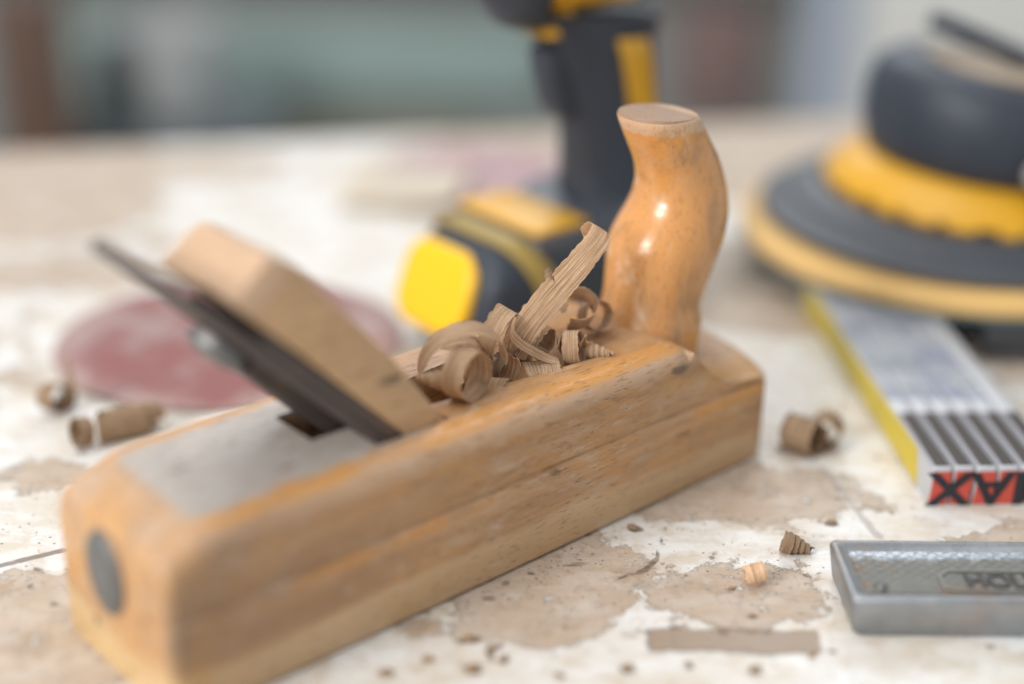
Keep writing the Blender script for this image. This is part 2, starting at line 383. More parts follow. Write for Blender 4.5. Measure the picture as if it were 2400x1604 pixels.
def mat_steel(name, base, rough, rust=0.3, metal=0.9, sc=1.0):
    n = N(name); v = n.obj
    a = n.noise(v, 140 * sc, 6, 0.7); b = n.noise(v, 700 * sc, 4, 0.7); c = n.noise(v, 45 * sc, 4, 0.6)
    col = n.mix(a, tuple(k * 0.62 for k in base), tuple(min(1, k * 1.3) for k in base))
    col = n.mix(n.math('MULTIPLY', n.step(c, 0.52, 0.70), rust), col, (0.26, 0.155, 0.09))
    col = n.mix(n.math('MULTIPLY', n.step(b, 0.60, 0.72), 0.5), col, tuple(k * 0.3 for k in base))
    n.set(color=col, rough=n.rng(a, rough - 0.12, rough + 0.16), metal=n.rng(n.step(c, 0.5, 0.7), metal, metal * 0.55))
    n.bump(n.math('ADD', a, n.math('MULTIPLY', b, 0.6)), 0.5, 0.0004)
    return n.m

M_table = mat_table()
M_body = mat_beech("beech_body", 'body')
M_horn = mat_beech("beech_horn", 'horn')
M_wedge = mat_beech("beech_wedge", 'wedge')
M_shav = mat_shaving("shaving_wood")
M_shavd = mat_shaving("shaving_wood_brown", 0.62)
M_shavl = mat_shaving("shaving_wood_pale", 1.15)
M_iron = mat_steel("old_iron", (0.105, 0.082, 0.074), 0.5, 0.3, 0.35)
M_irong = mat_steel("bright_screw", (0.22, 0.225, 0.22), 0.5, 0.2)
M_button = mat_steel("strike_button_steel", (0.17, 0.17, 0.165), 0.5, 0.1, 0.5)
M_cast = mat_steel("grey_cast_steel", (0.345, 0.355, 0.365), 0.42, 0.32, 0.8)
M_black = plain("black_rubber", (0.028, 0.036, 0.051), 0.5, 0, 0.2, 90, 0.15)
M_black2 = plain("dark_grey_plastic", (0.06, 0.066, 0.078), 0.42, 0, 0.2, 60)
M_yellow = plain("yellow_plastic", (0.72, 0.37, 0.02), 0.35, 0, 0.06, 40)
M_yellow2 = plain("bright_yellow_plastic", (0.93, 0.53, 0.008), 0.3, 0, 0.05, 40)
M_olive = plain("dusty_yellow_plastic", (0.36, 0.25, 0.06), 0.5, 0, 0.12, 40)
M_ring = plain("sander_ring_foam", (0.80, 0.50, 0.18), 0.6, 0, 0.08, 50)
M_skirt = plain("sander_skirt_rubber", (0.065, 0.07, 0.08), 0.5, 0, 0.15, 60)
M_teal = plain("teal_abrasive", (0.12, 0.22, 0.25), 0.7, 0, 0.15, 60)
M_tan = plain("tan_plastic", (0.34, 0.26, 0.18), 0.5, 0, 0.08, 40)

# ------------------------------------------------------------------ setting
def V3(x, y): return (x * MM, y * MM, 0.0)

def build_setting():
    # top as a grid (finer where the photo looks closely) that carries the wear fields
    def axis(parts):
        out = []
        for a, b, st in parts:
            k = max(1, round((b - a) / st)); out += [a + (b - a) * i / k for i in range(k)]
        return out + [parts[-1][1]]
    gx = axis([(-1100, -320, 40), (-320, -190, 5), (-190, 170, 2), (170, 330, 5), (330, 1500, 45)])
    bk = lambda x: 643.4 + (x + 1100) * 0.22219            # rear edge of the bench, a little askew
    gy = axis([(-350, 300, 40), (300, 470, 2), (470, 640, 4)])
    bm = bmesh.new(); rows = []
    for y in gy: rows.append([bm.verts.new(V3(x, y)) for x in gx])
    for k in range(1, 41): rows.append([bm.verts.new(V3(x, 640 + (bk(x) - 640) * k / 40)) for x in gx])
    for ra, rb in zip(rows, rows[1:]):
        for i in range(len(gx) - 1): bm.faces.new((ra[i], ra[i + 1], rb[i + 1], rb[i]))
    rim = rows[0] + [r[-1] for r in rows[1:-1]] + rows[-1][::-1] + [r[0] for r in rows[-2:0:-1]]
    low = [bm.verts.new((v.co.x, v.co.y, -0.045)) for v in rim]
    for i in range(len(rim)):
        j = (i + 1) % len(rim); bm.faces.new((rim[j], rim[i], low[i], low[j]))
    bm.faces.new(low[::-1])
    t = empty("workbench")
    tag(t, "worn workbench with peeling white paint under all the tools", "workbench", kind="structure")
    tt = link_mesh("tabletop", bm, M_table, t, smooth=False)
    vals = [wear_fields(v.co.x * 1000, v.co.y * 1000) for v in tt.data.vertices]
    for i, nm in enumerate(("bare", "kept", "stain", "nick", "seam")):
        at_ = tt.data.attributes.new(nm, 'FLOAT', 'POINT'); at_.data.foreach_set("value", [q[i] for q in vals])
    wood = plain("bench_leg_wood", (0.34, 0.25, 0.17), 0.6, 0, 0.2, 30)
    for x, y in ((-0.95, -0.2), (1.35, -0.2), (1.35, 1.05), (-0.95, 0.55)):
        link_mesh("leg", rbox(x * 1000 - 35, x * 1000 + 35, y * 1000 - 35, y * 1000 + 35, -850, -45.5, 3), wood, t)
    fl = plain("dusty_concrete", (0.26, 0.265, 0.255), 0.7, 0, 0.25, 6)
    bm = bmesh.new()
    bm.faces.new([bm.verts.new(p) for p in ((-5, -2, -0.85), (5, -2, -0.85), (5, 7, -0.85), (-5, 7, -0.85))])
    tag(link_mesh("floor", bm, fl, None, False), kind="structure")

build_setting()

def build_background():
    # low teal cabinet standing behind the bench
    teal = plain("teal_paint", (0.34, 0.43, 0.395), 0.5, 0, 0.1, 12)
    teal_d = plain("grey_green_paint", (0.30, 0.31, 0.29), 0.6, 0, 0.12, 12)
    olive = plain("olive_board", (0.27, 0.25, 0.175), 0.7, 0, 0.12, 12)
    c = empty("tool_cabinet", (0, 2.0, -0.85))
    tag(c, "blurred grey green cabinet with long teal drawer standing behind the workbench", "cabinet")
    link_mesh("carcass", rbox(-800, 860, 20, 460, 0, 735, 6), teal_d, c)
    link_mesh("drawer_front", rbox(-620, 40, -12, 19.5, 575, 680, 5), teal, c)
    link_mesh("lower_panel", rbox(-560, -60, -8, 19.5, 440, 545, 5), olive, c)
    link_mesh("hatch", rbox(215, 330, -9, 19.5, 560, 720, 4), plain("red_brown_board", (0.25, 0.165, 0.145), 0.6, 0, 0.12, 12), c)
    link_mesh("top_board", rbox(-820, 880, -20, 470, 735.5, 765, 4), plain("dark_top", (0.15, 0.15, 0.13), 0.6, 0, 0.1, 12), c)
    # brown upright
    p = empty("wooden_post", (-0.515, 1.55, -0.85))
    tag(p, "dark brown wooden post standing on the floor at far left", "post")
    link_mesh("shaft", rbox(-34, 34, -30, 30, 0, 800, 4), plain("brown_post_wood", (0.115, 0.062, 0.038), 0.6, 0, 0.3, 14), p)
    link_mesh("foot", rbox(-44, 44, -40, 40, 0, 60, 4), plain("brown_foot_wood", (0.09, 0.05, 0.035), 0.6, 0, 0.3, 14), p)
    # pale pail between post and cabinet drawer
    g = empty("plastic_pail", (-0.405, 1.72, -0.225))
    tag(g, "pale grey plastic pail, blurred, on the stool right of the brown post", "pail")
    link_mesh("body", lathe([(42, 0), (45, 4), (56, 105), (59, 106), (59, 112), (55, 112), (44, 8), (0.5, 8)], 48), plain("grey_pail", (0.52, 0.52, 0.51), 0.5, 0, 0.06, 10), g)
    hb = bmesh.new(); rings = []
    for k in range(17):
        a = math.pi * k / 16
        rings.append([(58 * math.cos(a) , 1.6 * math.cos(b) * 1.0 - 20 * math.sin(a), 108 + 1.6 * math.sin(b) - 6 * math.sin(a)) for b in [2 * math.pi * i / 8 for i in range(8)]])
    hb.free(); link_mesh("handle", loft(rings), plain("wire_handle", (0.25, 0.25, 0.25), 0.4, 0.8), g)
    s = empty("work_stool", (-0.405, 1.72, -0.85))
    tag(s, "dark grey work stool carrying the pale pail", "stool")
    dk = plain("stool_grey", (0.085, 0.10, 0.105), 0.6, 0, 0.1, 20)
    link_mesh("seat", lathe([(0.5, 595), (120, 595), (126, 601), (126, 619), (120, 624.5), (0.5, 624.5)], 48), dk, s)
    for k in range(4):
        a = math.pi / 4 + k * math.pi / 2
        link_mesh("leg", loft([[(100 * math.cos(a) * f + 11 * math.cos(b), 100 * math.sin(a) * f + 11 * math.sin(b), z) for b in [2 * math.pi * i / 10 for i in range(10)]] for f, z in ((1.15, 0), (0.9, 594.5))]), dk, s)
    q = empty("canister", (-0.470, 1.70, -0.2255))
    tag(q, "dark green grey canister standing on the stool left of the pale pail", "canister")
    link_mesh("body", lathe([(0.5, 0), (26, 0), (28, 2), (28, 78), (25, 84), (0.5, 84.5)], 40), plain("canister_paint", (0.075, 0.09, 0.085), 0.5, 0, 0.1, 20), q)
    link_mesh("cap", lathe([(0.5, 84.8), (16, 84.8), (16.5, 86), (16, 98), (0.5, 98.5)], 32), plain("canister_cap", (0.12, 0.12, 0.12), 0.5, 0, 0.1, 20), q)
    # pale panels on the right
    b = empty("wall_board", (0.785, 1.90, -0.85))
    tag(b, "large pale cream board leaning upright behind the sander", "board")
    link_mesh("panel", rbox(-350, 700, -8, 8, 0, 1000, 3), plain("cream_board", (0.80, 0.77, 0.71), 0.6, 0, 0.04, 8), b)
    link_mesh("edge_strip", rbox(-420, -351, -14, 10, 0, 1000, 4), plain("blue_grey_strip", (0.42, 0.46, 0.53), 0.5, 0, 0.06, 8), b)

build_background()

# ------------------------------------------------------------------ the wooden plane
YAW = math.radians(90 - 47.841)
P_LOC = (-0.0853, 0.3124, 0.0)
PW, PH, PL = 62.4, 54.3, 240.0

def plane_section(x):
    # corner rounding towards heel and toe
    r = 3.2
    if x < r: ins = r - math.sqrt(max(0, r * r - (r - x) ** 2))
    elif x > PL - 6: ins = 6 - math.sqrt(max(0, 36 - (x - PL + 6) ** 2))
    else: ins = 0
    rt = 8.5
    drop = 6.2 * ((19 - x) / 19) ** 1.5 if x < 19 else 0
    if x < 2.5: drop += 2.5 - math.sqrt(max(0, 6.25 - (2.5 - x) ** 2))
    zt = PH - drop
    crown = 0.0
    if x > 193:
        tbl = [(193, 54.3), (197, 52), (202, 46.5), (207, 41.8), (214, 37.0), (222, 34.2), (230, 32.8), (240, 31.8)]
        for (a, za), (b, zb) in zip(tbl, tbl[1:]):
            if a <= x <= b: zt = za + (zb - za) * (x - a) / (b - a)
        crown = 5.5 * min(1, (x - 193) / 16)
    rr = min(6.5, (zt - 31.2) * 0.75)
    if x < 24: rr = 6.5 + 4.5 * (1 - x / 24)
    if x > 196: rr = min(rr, 0.7)
    rr = max(rr, 0.25)
    gd = (1.55 + 0.55 * mnoise.noise((x * 0.045, 3.0, 1.0))) * min(1, max(0, (x - 1) / 10))           # depth of the side groove
    half = [(2.4, 0), (0.9, 0.5), (0, 2.0), (0, 8), (0, 16), (0, 24), (0, 28.4), (0.15, 29.4), (0.7 + gd * .2, 30.1), (gd, 30.5), (gd, 31.0)]
    z1 = zt - rr
    zlo = min(31.2, z1 - 0.05)
    half[-1] = (gd, min(31.0, zlo - 0.02)); half[-2] = (gd, min(30.5, zlo - 0.06)); half[-3] = (0.7 + gd * .2, min(30.1, zlo - 0.2))
    for t in (0.12, 0.3, 0.55, 0.8, 1.0): half.append((gd * (1 - 0.75 * min(1, t * 1.6)) + 0.15, zlo + (z1 - zlo) * t))
    y0 = half[-1][0]
    for k in range(1, 7):
        a = math.pi / 2 * k / 6
        half.append((y0 + rr * (1 - math.cos(a)), z1 + rr * math.sin(a)))
    yl = half[-1][0]
    for k in range(1, 6):
        yy = yl + (PW / 2 - yl) * k / 6
        half.append((yy, zt + crown * (1 - ((PW / 2 - yy) / (PW / 2 - yl)) ** 2)))
    bot = [(PW / 2, 0), (20, 0), (10, 0)]
    near = bot + half
    near = [(y + ins * (1 - 2 * y / PW), z) for y, z in near]
    far = [(PW - y, z) for y, z in near[::-1]]
    far = far[:-1]
    mid = [(PW / 2, zt + crown)]
    return [(x, y, z) for y, z in near + mid + far]

def build_plane():
    root = empty("hand_plane", P_LOC, YAW)
    tag(root, "old beech hand plane with upright horn handle and wooden wedge, shavings in its throat", "hand plane")
    xs = [0, 0.12, 0.4, 0.8, 1.4, 2, 2.6, 3.4, 5, 7, 9, 11.5, 14, 17, 20, 24, 30, 45, 60, 75, 90, 105, 120, 135, 150, 158, 165, 172, 180, 185, 190, 193, 195, 197, 199.5, 202, 204.5, 207, 210, 214, 218, 222, 226, 230, 234, 236, 238, 239.2, 239.8, 240]
    bm = loft([plane_section(x) for x in xs])
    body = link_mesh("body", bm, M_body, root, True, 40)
    # throat and screw pocket cut out of the block
    def cutter(bm):
        bmesh.ops.recalc_face_normals(bm, faces=bm.faces[:])
        me = bpy.data.meshes.new("cut"); bm.to_mesh(me); bm.free(); me.materials.append(M_body)
        o = bpy.data.objects.new("cut", me); COL.objects.link(o); o.parent = root; return o
    cuts = []
    # main wide slot for iron and wedge (bed at 45 degrees)
    cuts.append(cutter(prism([(75.0, 54.3), (71, 58.3), (71, 62), (101.5, 62), (101.5, 52.0), (128, 5.0), (124.3, 5.0)], 11.5, 51.0)))
    # shaving throat in front of the abutments, flaring towards the horn
    lo = [(118, 22, 6), (126, 22, 6), (126, 40.5, 6), (118, 40.5, 6)]
    hi = [(100.5, 22.6, 62), (176, 13.5, 62), (176, 49.5, 62), (100.5, 40.0, 62)]
    mid = [(101.5, 22.6, 50), (170, 15.0, 50), (170, 48, 50), (101.5, 40.0, 50)]
    cuts.append(cutter(loft([lo, mid, hi])))
    cuts.append(cutter(prism([(62.3, 62), (62.3, 50), (86, 27), (92, 34), (74, 56), (74, 62)], 26, 45)))
    bpy.context.view_layer.update()
    for i, c in enumerate(cuts):
        md = body.modifiers.new("cut", 'BOOLEAN'); md.operation = 'DIFFERENCE'; md.object = c; md.solver = 'EXACT'
    dg = bpy.context.evaluated_depsgraph_get(); dg.update()
    me = bpy.data.meshes.new_from_object(body.evaluated_get(dg))
    body.modifiers.clear(); old = body.data; body.data = me; me.name = "body"
    while len(me.materials) > 1: me.materials.pop()
    me.polygons.foreach_set("material_index", [0] * len(me.polygons))
    me.polygons.foreach_set("use_smooth", [True] * len(me.polygons)); me.set_sharp_from_angle(angle=math.radians(38))
    for c in cuts: bpy.data.objects.remove(c)
    # horn handle
    tab = [  # z, cx, rx, ry
        (30, 207.4, 18, 16.0), (44, 207.4, 17.6, 16.2), (51, 207.2, 18.4, 17.4), (54, 207.2, 18.0, 17.2), (57, 207.4, 16.5, 16.2), (60, 208.2, 16.4, 16.2), (64, 209.2, 17.2, 16.6), (72, 211.2, 18.8, 17.4),
        (79, 212.9, 20.2, 18.0), (85, 215.4, 19.8, 17.6), (91, 218.4, 17.8, 16.2), (97, 219.4, 15.9, 14.8), (103, 218.4, 14.9, 13.9), (109, 215.8, 14.5, 13.5),
        (114.5, 212.2, 14.4, 13.6), (119, 209.3, 13.9, 13.4), (122.5, 207.0, 13.8, 13.3), (124.4, 206.2, 13.5, 13.1), (125.4, 205.9, 12.8, 12.4), (125.5, 205.9, 8, 8)]
    # smooth the table
    rings = []
    def lerp(z):
        for (a, b) in zip(tab, tab[1:]):
            if a[0] <= z <= b[0]:
                t = (z - a[0]) / (b[0] - a[0]); return [a[i] + (b[i] - a[i]) * t for i in range(4)]
    zs = [30 + 1.5 * k for k in range(61)] + [121, 122, 123, 123.8, 124.4, 124.9, 125.2, 125.4, 125.5]
    for z in zs:
        q = [lerp(min(125.5, max(30, z + d))) for d in (-3, -1.5, 0, 1.5, 3)] if z < 119 else [lerp(z)]
        cx, rx, ry = (sum(k[i] for k in q) / len(q) for i in (1, 2, 3))
        ring = []
        for i in range(56):
            a = 2 * math.pi * i / 56
            e = 2.25
            ca, sa = math.cos(a), math.sin(a)
            wob = 1 + 0.012 * mnoise.noise((ca * 2, sa * 2, z * 0.05))
            X = cx + rx * wob * math.copysign(abs(ca) ** (2 / e), ca); Y = 31.2 + ry * wob * math.copysign(abs(sa) ** (2 / e), sa)
            ring.append((X, Y, z + (X - 206) * -0.06 * max(0, min(1, (z - 110) / 14))))
        rings.append(ring)
    hb = loft(rings)
    link_mesh("horn", hb, M_horn, root, True, 50)
    # collar-like square foot of the horn, proud of the block
    # iron: long thin blade at 45 degrees, its chip breaker and screw
    c45 = math.sqrt(0.5)
    def along(t, off, y):           # t: mm up the bed from the top arris, off: mm away from the bed
        return (75.0 - t * c45 + off * c45, y, 54.3 + t * c45 + off * c45)
    def slab(t0, t1, o0, o1, y0, y1, bev=0.5, topcut=4.0):
        prof = [(t0, y0), (t1 - topcut, y0), (t1, y0 + topcut), (t1, y1 - topcut), (t1 - topcut, y1), (t0, y1)]
        bm = loft([[along(t, o0, y) for t, y in prof], [along(t, o1, y) for t, y in prof]])
        if bev: bmesh.ops.bevel(bm, geom=bm.edges[:], offset=bev * MM, segments=2, profile=0.5, affect='EDGES')
        return bm
    ir = link_mesh("iron", slab(-66, 92, 0.15, 3.3, 12.0, 50.4, 0.5, 5.0), M_iron, root)
    link_mesh("chip_breaker", slab(-64, 56, 3.4, 6.8, 12.2, 50.2, 0.6, 3.0), M_iron, root)
    # screw on the back of the iron, with slotted dome head
    axis = Vector((-c45, 0, -c45)); base = Vector(along(49, -1.0, 34.0))
    e1 = Vector((0, 1, 0)); e2 = axis.cross(e1)
    def disc(rs):
        return [[tuple(base + axis * d + e1 * (r * math.cos(a)) + e2 * (r * math.sin(a))) for a in [2 * math.pi * i / 32 for i in range(32)]] for r, d in rs]
    link_mesh("screw", loft(disc([(9.0, 0), (9.2, 1.2), (8.6, 3.2), (6.6, 4.6), (3.0, 5.2), (0.3, 5.3)])), M_irong, root)
    # long adjusting slot plate in the iron back (lug)
    link_mesh("iron_lug", loft([[along(t, o, y) for t, y in ((-22, 27.0), (42, 27.0), (42, 44), (-22, 44))] for o in (0.1, -4.6)]), M_iron, root)
    # wedge
    head = [  # near-side profile (x,z) lower edge / upper edge along the wedge
        (30.9, 109.2, 40.6, 116.8, 3.4), (31.3, 108.6, 44.0, 118.3, 1.9), (32.6, 107.2, 47.8, 117.0, 0.9), (34.9, 104.9, 51.4, 114.0, 0.35), (38.5, 101.2, 55.5, 109.8, 0.1), (50, 90.2, 66.5, 97.0, 0), (64, 75.6, 82.0, 79.4, 0), (80.6, 58.6, 100.0, 54.9, 0), (94, 45.0, 108, 45.5, 0), (116, 22.8, 118, 24, 0)]
    rings = []
    for xl, zl, xu, zu, tp in head:
        y0, y1 = 11.8 + tp * 0.75, 50.6 - tp * 0.75
        dx, dz = xu - xl, zu - zl
        ch = 0.30 if zl > 100 else 0.12 + 0.14 * max(0, min(1, (zl - 70) / 30))
        rings.append([(xl, y0, zl), (xu - dx * ch, y0, zu - dz * ch), (xu - dx * 0.03, y0 + 1.0, zu - dz * .03), (xu, y0 + 3.2, zu), (xu, (y0 + y1) / 2, zu), (xu, y1 - 3.2, zu), (xu - dx * 0.03, y1 - 1.0, zu - dz * .03), (xu - dx * ch, y1, zu - dz * ch), (xl, y1, zl)])
    wb = loft(rings)
    bmesh.ops.subdivide_edges(wb, edges=[e for e in wb.edges if e.calc_length() > 0.012], cuts=1)
    es = [e for e in wb.edges if len(e.link_faces) == 2 and e.calc_face_angle(0) > 0.9]
    bmesh.ops.bevel(wb, geom=es, offset=1.6 * MM, segments=3, profile=0.5, affect='EDGES', clamp_overlap=True)
    link_mesh("wedge", wb, M_wedge, root, True, 30)
    # strike button in the heel
    rg = []
    for s, d in ((1.0, 1.0), (1.0, -0.6), (0.95, -1.3), (0.7, -2.0), (0.3, -2.3), (0.02, -2.35)):
        rg.append([(d, 33.4 + 9.8 * s * math.cos(a), 32.2 + 12.8 * s * math.sin(a)) for a in [2 * math.pi * i / 48 for i in range(48)]])
    link_mesh("strike_button", loft(rg), M_button, root)
    return root

PLANE = build_plane()
PM = Matrix.Translation(P_LOC) @ Matrix.Rotation(YAW, 4, 'Z')

# ------------------------------------------------------------------ shavings
def ribbon_mesh(frames, thick=0.20, nw=8, seed=0, jag=0.35, cup=0.0, skirt=0.0):
    """frames: (centre, width vector) pairs in mm; gives a thin closed strip with torn edges"""
    rnd = random.Random(seed)
    bm = bmesh.new(); uvl = bm.loops.layers.uv.new("UVMap")
    n = len(frames); top, bot, uvs = [], [], []
    L = 0.0
    tang = []
    for i in range(n):
        a, b = frames[max(0, i - 1)][0], frames[min(n - 1, i + 1)][0]
        t = (b - a); tang.append(t.normalized() if t.length > 1e-9 else Vector((1, 0, 0)))
    for i, (c, w) in enumerate(frames):
        if i: L += (frames[i][0] - frames[i - 1][0]).length
        nr = tang[i].cross(w).normalized()
        ja = jag * (1.2 * mnoise.noise((L * 0.7, seed * 3.1, 0)) + 0.9 * mnoise.noise((L * 3.1, seed * 3.1, 5)) - 1.6 * max(0, mnoise.noise((L * 0.45, seed * 2.3, 30)) - 0.25))
        jb = jag * (1.2 * mnoise.noise((L * 0.7, seed * 3.1, 9)) + 0.9 * mnoise.noise((L * 3.1, seed * 3.1, 14)) + 1.6 * max(0, mnoise.noise((L * 0.45, seed * 2.3, 40)) - 0.25))
        wl = w.length; rowt, rowb, ru = [], [], []
        taper = min(1.0, (i + 1.5) / 4, (n - i + 0.5) / 4)
        for k in range(nw + 1):
            s = k / nw - 0.5
            off = s * wl * (0.72 + 0.28 * taper) + (ja if k == 0 else jb if k == nw else 0)
            rip = 0.12 * mnoise.noise((L * 0.55, s * 4, seed * 1.7)) * wl * 0.12
            p = c + w.normalized() * off + nr * (cup * wl * (s * s - 0.08) + rip)
            if i == 0 or i == n - 1: p = p + tang[i] * (rnd.uniform(-0.8, 0.8))
            rowt.append(bm.verts.new((p + nr * thick / 2) * MM)); rowb.append(bm.verts.new((p - nr * thick / 2) * MM)); ru.append((L * MM, (s + 0.5) * wl * MM + seed * 0.137))
        top.append(rowt); bot.append(rowb); uvs.append(ru)
    def face(vs, us):
        f = bm.faces.new(vs)
        for l, u in zip(f.loops, us): l[uvl].uv = u
    for i in range(n - 1):
        for k in range(nw):
            u = [uvs[i][k], uvs[i + 1][k], uvs[i + 1][k + 1], uvs[i][k + 1]]
            face((top[i][k], top[i + 1][k], top[i + 1][k + 1], top[i][k + 1]), u)
            face((bot[i][k + 1], bot[i + 1][k + 1], bot[i + 1][k], bot[i][k]), u[::-1])
        for k, fl in ((0, False), (nw, True)):
            q = [top[i][k], bot[i][k], bot[i + 1][k], top[i + 1][k]]
            face(q if not fl else q[::-1], [uvs[i][k]] * 4)
    for i in (0, n - 1):
        for k in range(nw):
            face((top[i][k], top[i][k + 1], bot[i][k + 1], bot[i][k]), [uvs[i][k]] * 4)
    return bm

def curl(c, axis, r0, r1, a0, a1, width, up=(0, 0, 1), pitch=0.0, steps=None, tilt=0.0, squash=1.0):
    """coil round an axis; angles in degrees from the 'up' direction; pitch mm per turn"""
    ax = Vector(axis).normalized(); u = Vector(up); u = (u - ax * u.dot(ax)).normalized(); s = ax.cross(u)
    n = steps or max(14, int(abs(a1 - a0) / 4))
    fr = []
    for i in range(n + 1):
        t = i / n; a = math.radians(a0 + (a1 - a0) * t); r = (r0 + (r1 - r0) * t) * (1 + (0.16 if r0 > 4 else 0.05) * mnoise.noise((a * 0.9, c[0] * 0.31, c[1] * 0.17)))
        rad = u * math.cos(a) * squash + s * math.sin(a)
        p = Vector(c) + rad * r + ax * (pitch * (a - math.radians(a0)) / (2 * math.pi))
        w = (ax + rad * tilt).normalized() * (width(t) if callable(width) else width)
        fr.append((p, w))
    return fr

def spline(pts, ws, n=40):
    """Catmull-Rom through points with width vectors"""
    P = [Vector(p) for p in pts]; Wv = [Vector(w) for w in ws]; out = []
    m = len(P) - 1
    def cr(A, i, t):
        p0, p1, p2, p3 = A[max(0, i - 1)], A[i], A[i + 1], A[min(m, i + 2)]
        return 0.5 * ((2 * p1) + (p2 - p0) * t + (2 * p0 - 5 * p1 + 4 * p2 - p3) * t * t + (3 * p1 - p0 - 3 * p2 + p3) * t ** 3)
    for k in range(n + 1):
        x = k / n * m; i = min(m - 1, int(x)); t = x - i
        out.append((cr(P, i, t), cr(Wv, i, t)))
    return out

def shaving(label, frames, mat, seed, group, in_plane=True, **kw):
    bm = ribbon_mesh(frames, seed=seed, **kw)
    # local origin at the lowest point's height under the strip's middle
    cen = sum((v.co for v in bm.verts), Vector()) / len(bm.verts); cen.z = min(v.co.z for v in bm.verts)
    for v in bm.verts: v.co -= cen
    o = link_mesh("wood_shaving", bm, mat, None, True, 50)
    if in_plane:
        o.location = PM @ cen; o.rotation_euler = (0, 0, YAW)
    else: o.location = cen
    tag(o, label, "wood shaving", group)
    return o

V = Vector
TOCAM = V((-0.67, -0.74, 0))       # horizontal direction towards the camera, in the plane's own frame
RIGHT = V((0.74, -0.67, 0))        # picture right, in the plane's own frame
UP = V((0, 0, 1))
G1 = "shavings piled in the plane's throat"
def in_throat():
    A = (TOCAM * 0.86 + RIGHT * 0.30 - UP * 0.34)
    shaving("broad arched shaving forming the big outer loop at the front of the pile", curl((119.5, 27, 62.3), A, 14.8, 13.6, 112, -98, 7.0, pitch=1.5, tilt=0.10), M_shav, 3, G1, jag=0.3)
    shaving("darker shaving coiled inside the big outer loop", curl((124, 35, 58.5), A, 9.6, 7.2, 40, -230, 6.0, pitch=-2, tilt=-0.1), M_shav, 5, G1, jag=0.35)
    shaving("small tight round shaving ring at the front left, open to the right", curl((114.0, 19.5, 62.0), (TOCAM * 0.56 + RIGHT * 0.80 + UP * 0.02), 7.9, 7.6, -150, 235, lambda t: 8.6 - 2.2 * t, pitch=0.6, tilt=-0.04), M_shav, 8, G1, jag=0.3)
    shaving("long straight shaving strip rising towards the horn with a curled tip",
            spline([(141.0, 28.0, 58), (143.5, 26.5, 65.0), (150, 25, 72.5), (158, 24.3, 79.0), (166, 23.6, 85.4), (172.0, 23.2, 90.8), (174.8, 24.4, 93.2), (174.6, 27.0, 93.8), (173.0, 28.4, 91.6), (172.4, 27.2, 89.4)],
                   [(5.6, -5.5, -5.5), (5.6, -5.4, -5.6), (5.4, -4.9, -6.2), (4.9, -4.5, -6.5), (4.8, -4.1, -6.2), (5.2, -3.8, -5.0), (5.2, -3.4, -4.2), (4.8, -2.8, -3.8), (4.4, -2.6, -3.6), (4.0, -2.4, -3.4)], 70), M_shavl, 11, G1, jag=0.4, cup=0.10)
    shaving("hollow tube of shaving lying behind the big outer loop", curl((137.5, 33, 66.0), (RIGHT * 0.86 + TOCAM * 0.42 - UP * 0.34), 7.6, 8.4, -190, 170, 6.5, pitch=2), M_shav, 15, G1, jag=0.4)
    shaving("narrow twisted shaving strand crossing down to the plane's near edge",
            spline([(138.5, 25.5, 71.5), (137.2, 24.6, 67.5), (140, 23.4, 63.5), (144.5, 21.8, 60.0), (149.0, 20.4, 57.0), (152.6, 18.6, 55.2)],
                   [(1.6, -1.6, 2.2), (0.8, -1.4, 2.6), (2.0, -0.4, 2.2), (2.4, 0.6, 1.8), (2.6, 1.4, 1.6), (2.2, 2.6, 0.6)], 40), M_shav, 18, G1, jag=0.15, nw=4)
    # crumpled, pleated one
    pts, ws = [], []
    for k in range(15):
        a = k * 1.0
        rr = 3.0 + 1.9 * (k % 2) 
        pts.append(V((160.5, 21.8, 57.2)) + RIGHT * (-5.6 + 0.86 * k) + UP * (1.2 * math.sin(k * 2.3) + rr - 2.6) + TOCAM * (1.5 * math.cos(k * 3.0)))
        ws.append(TOCAM * (3.2 + math.sin(k)) + UP * (6.2 - 0.12 * (k - 7) ** 2 * 0.6) + RIGHT * (1.6 * math.cos(k * 1.7)))
    shaving("crumpled pleated shaving in front of the horn's foot", spline(pts, ws, 90), M_shavl, 22, G1, jag=0.5, nw=6)
    shaving("short shaving band wrapped round the crumpled pleats", curl((160.2, 20.6, 57.2), (RIGHT * 0.9 + TOCAM * 0.2 + UP * 0.1), 4.7, 4.4, -160, 170, 5.2, squash=1.3), M_shav, 25, G1, jag=0.25)
    shaving("thin cone-rolled shaving tail pointing right along the plane's edge", curl((165.5, 18.6, 55.6), (RIGHT * 0.96 + TOCAM * 0.1 - UP * 0.1), 2.9, 0.9, 0, 1500, 2.4, pitch=1.75, steps=120), M_shav, 27, G1, jag=0.2, nw=4)
    shaving("thin cone-rolled shaving pointing left out of the tight ring", curl((109.0, 23.5, 60.2), (-RIGHT * 0.95 + TOCAM * 0.1 + UP * 0.14), 3.4, 0.7, 0, 1500, 2.6, pitch=1.9, steps=120), M_shav, 29, G1, jag=0.2, nw=4)
    shaving("flat shaving scrap against the near wall below the outer loop", curl((128.5, 22.5, 45.5), (RIGHT * 0.94 + TOCAM * 0.3 + UP * 0.1), 9.0, 9.8, -40, 42, 10.0), M_shav, 31, G1, jag=0.6)
    shaving("flat shaving scrap below the crumpled pleats", curl((146.5, 21.6, 46.0), (RIGHT * 0.96 - TOCAM * 0.2 - UP * 0.05), 9.2, 10.2, -46, 36, 12.0), M_shav, 33, G1, jag=0.5)
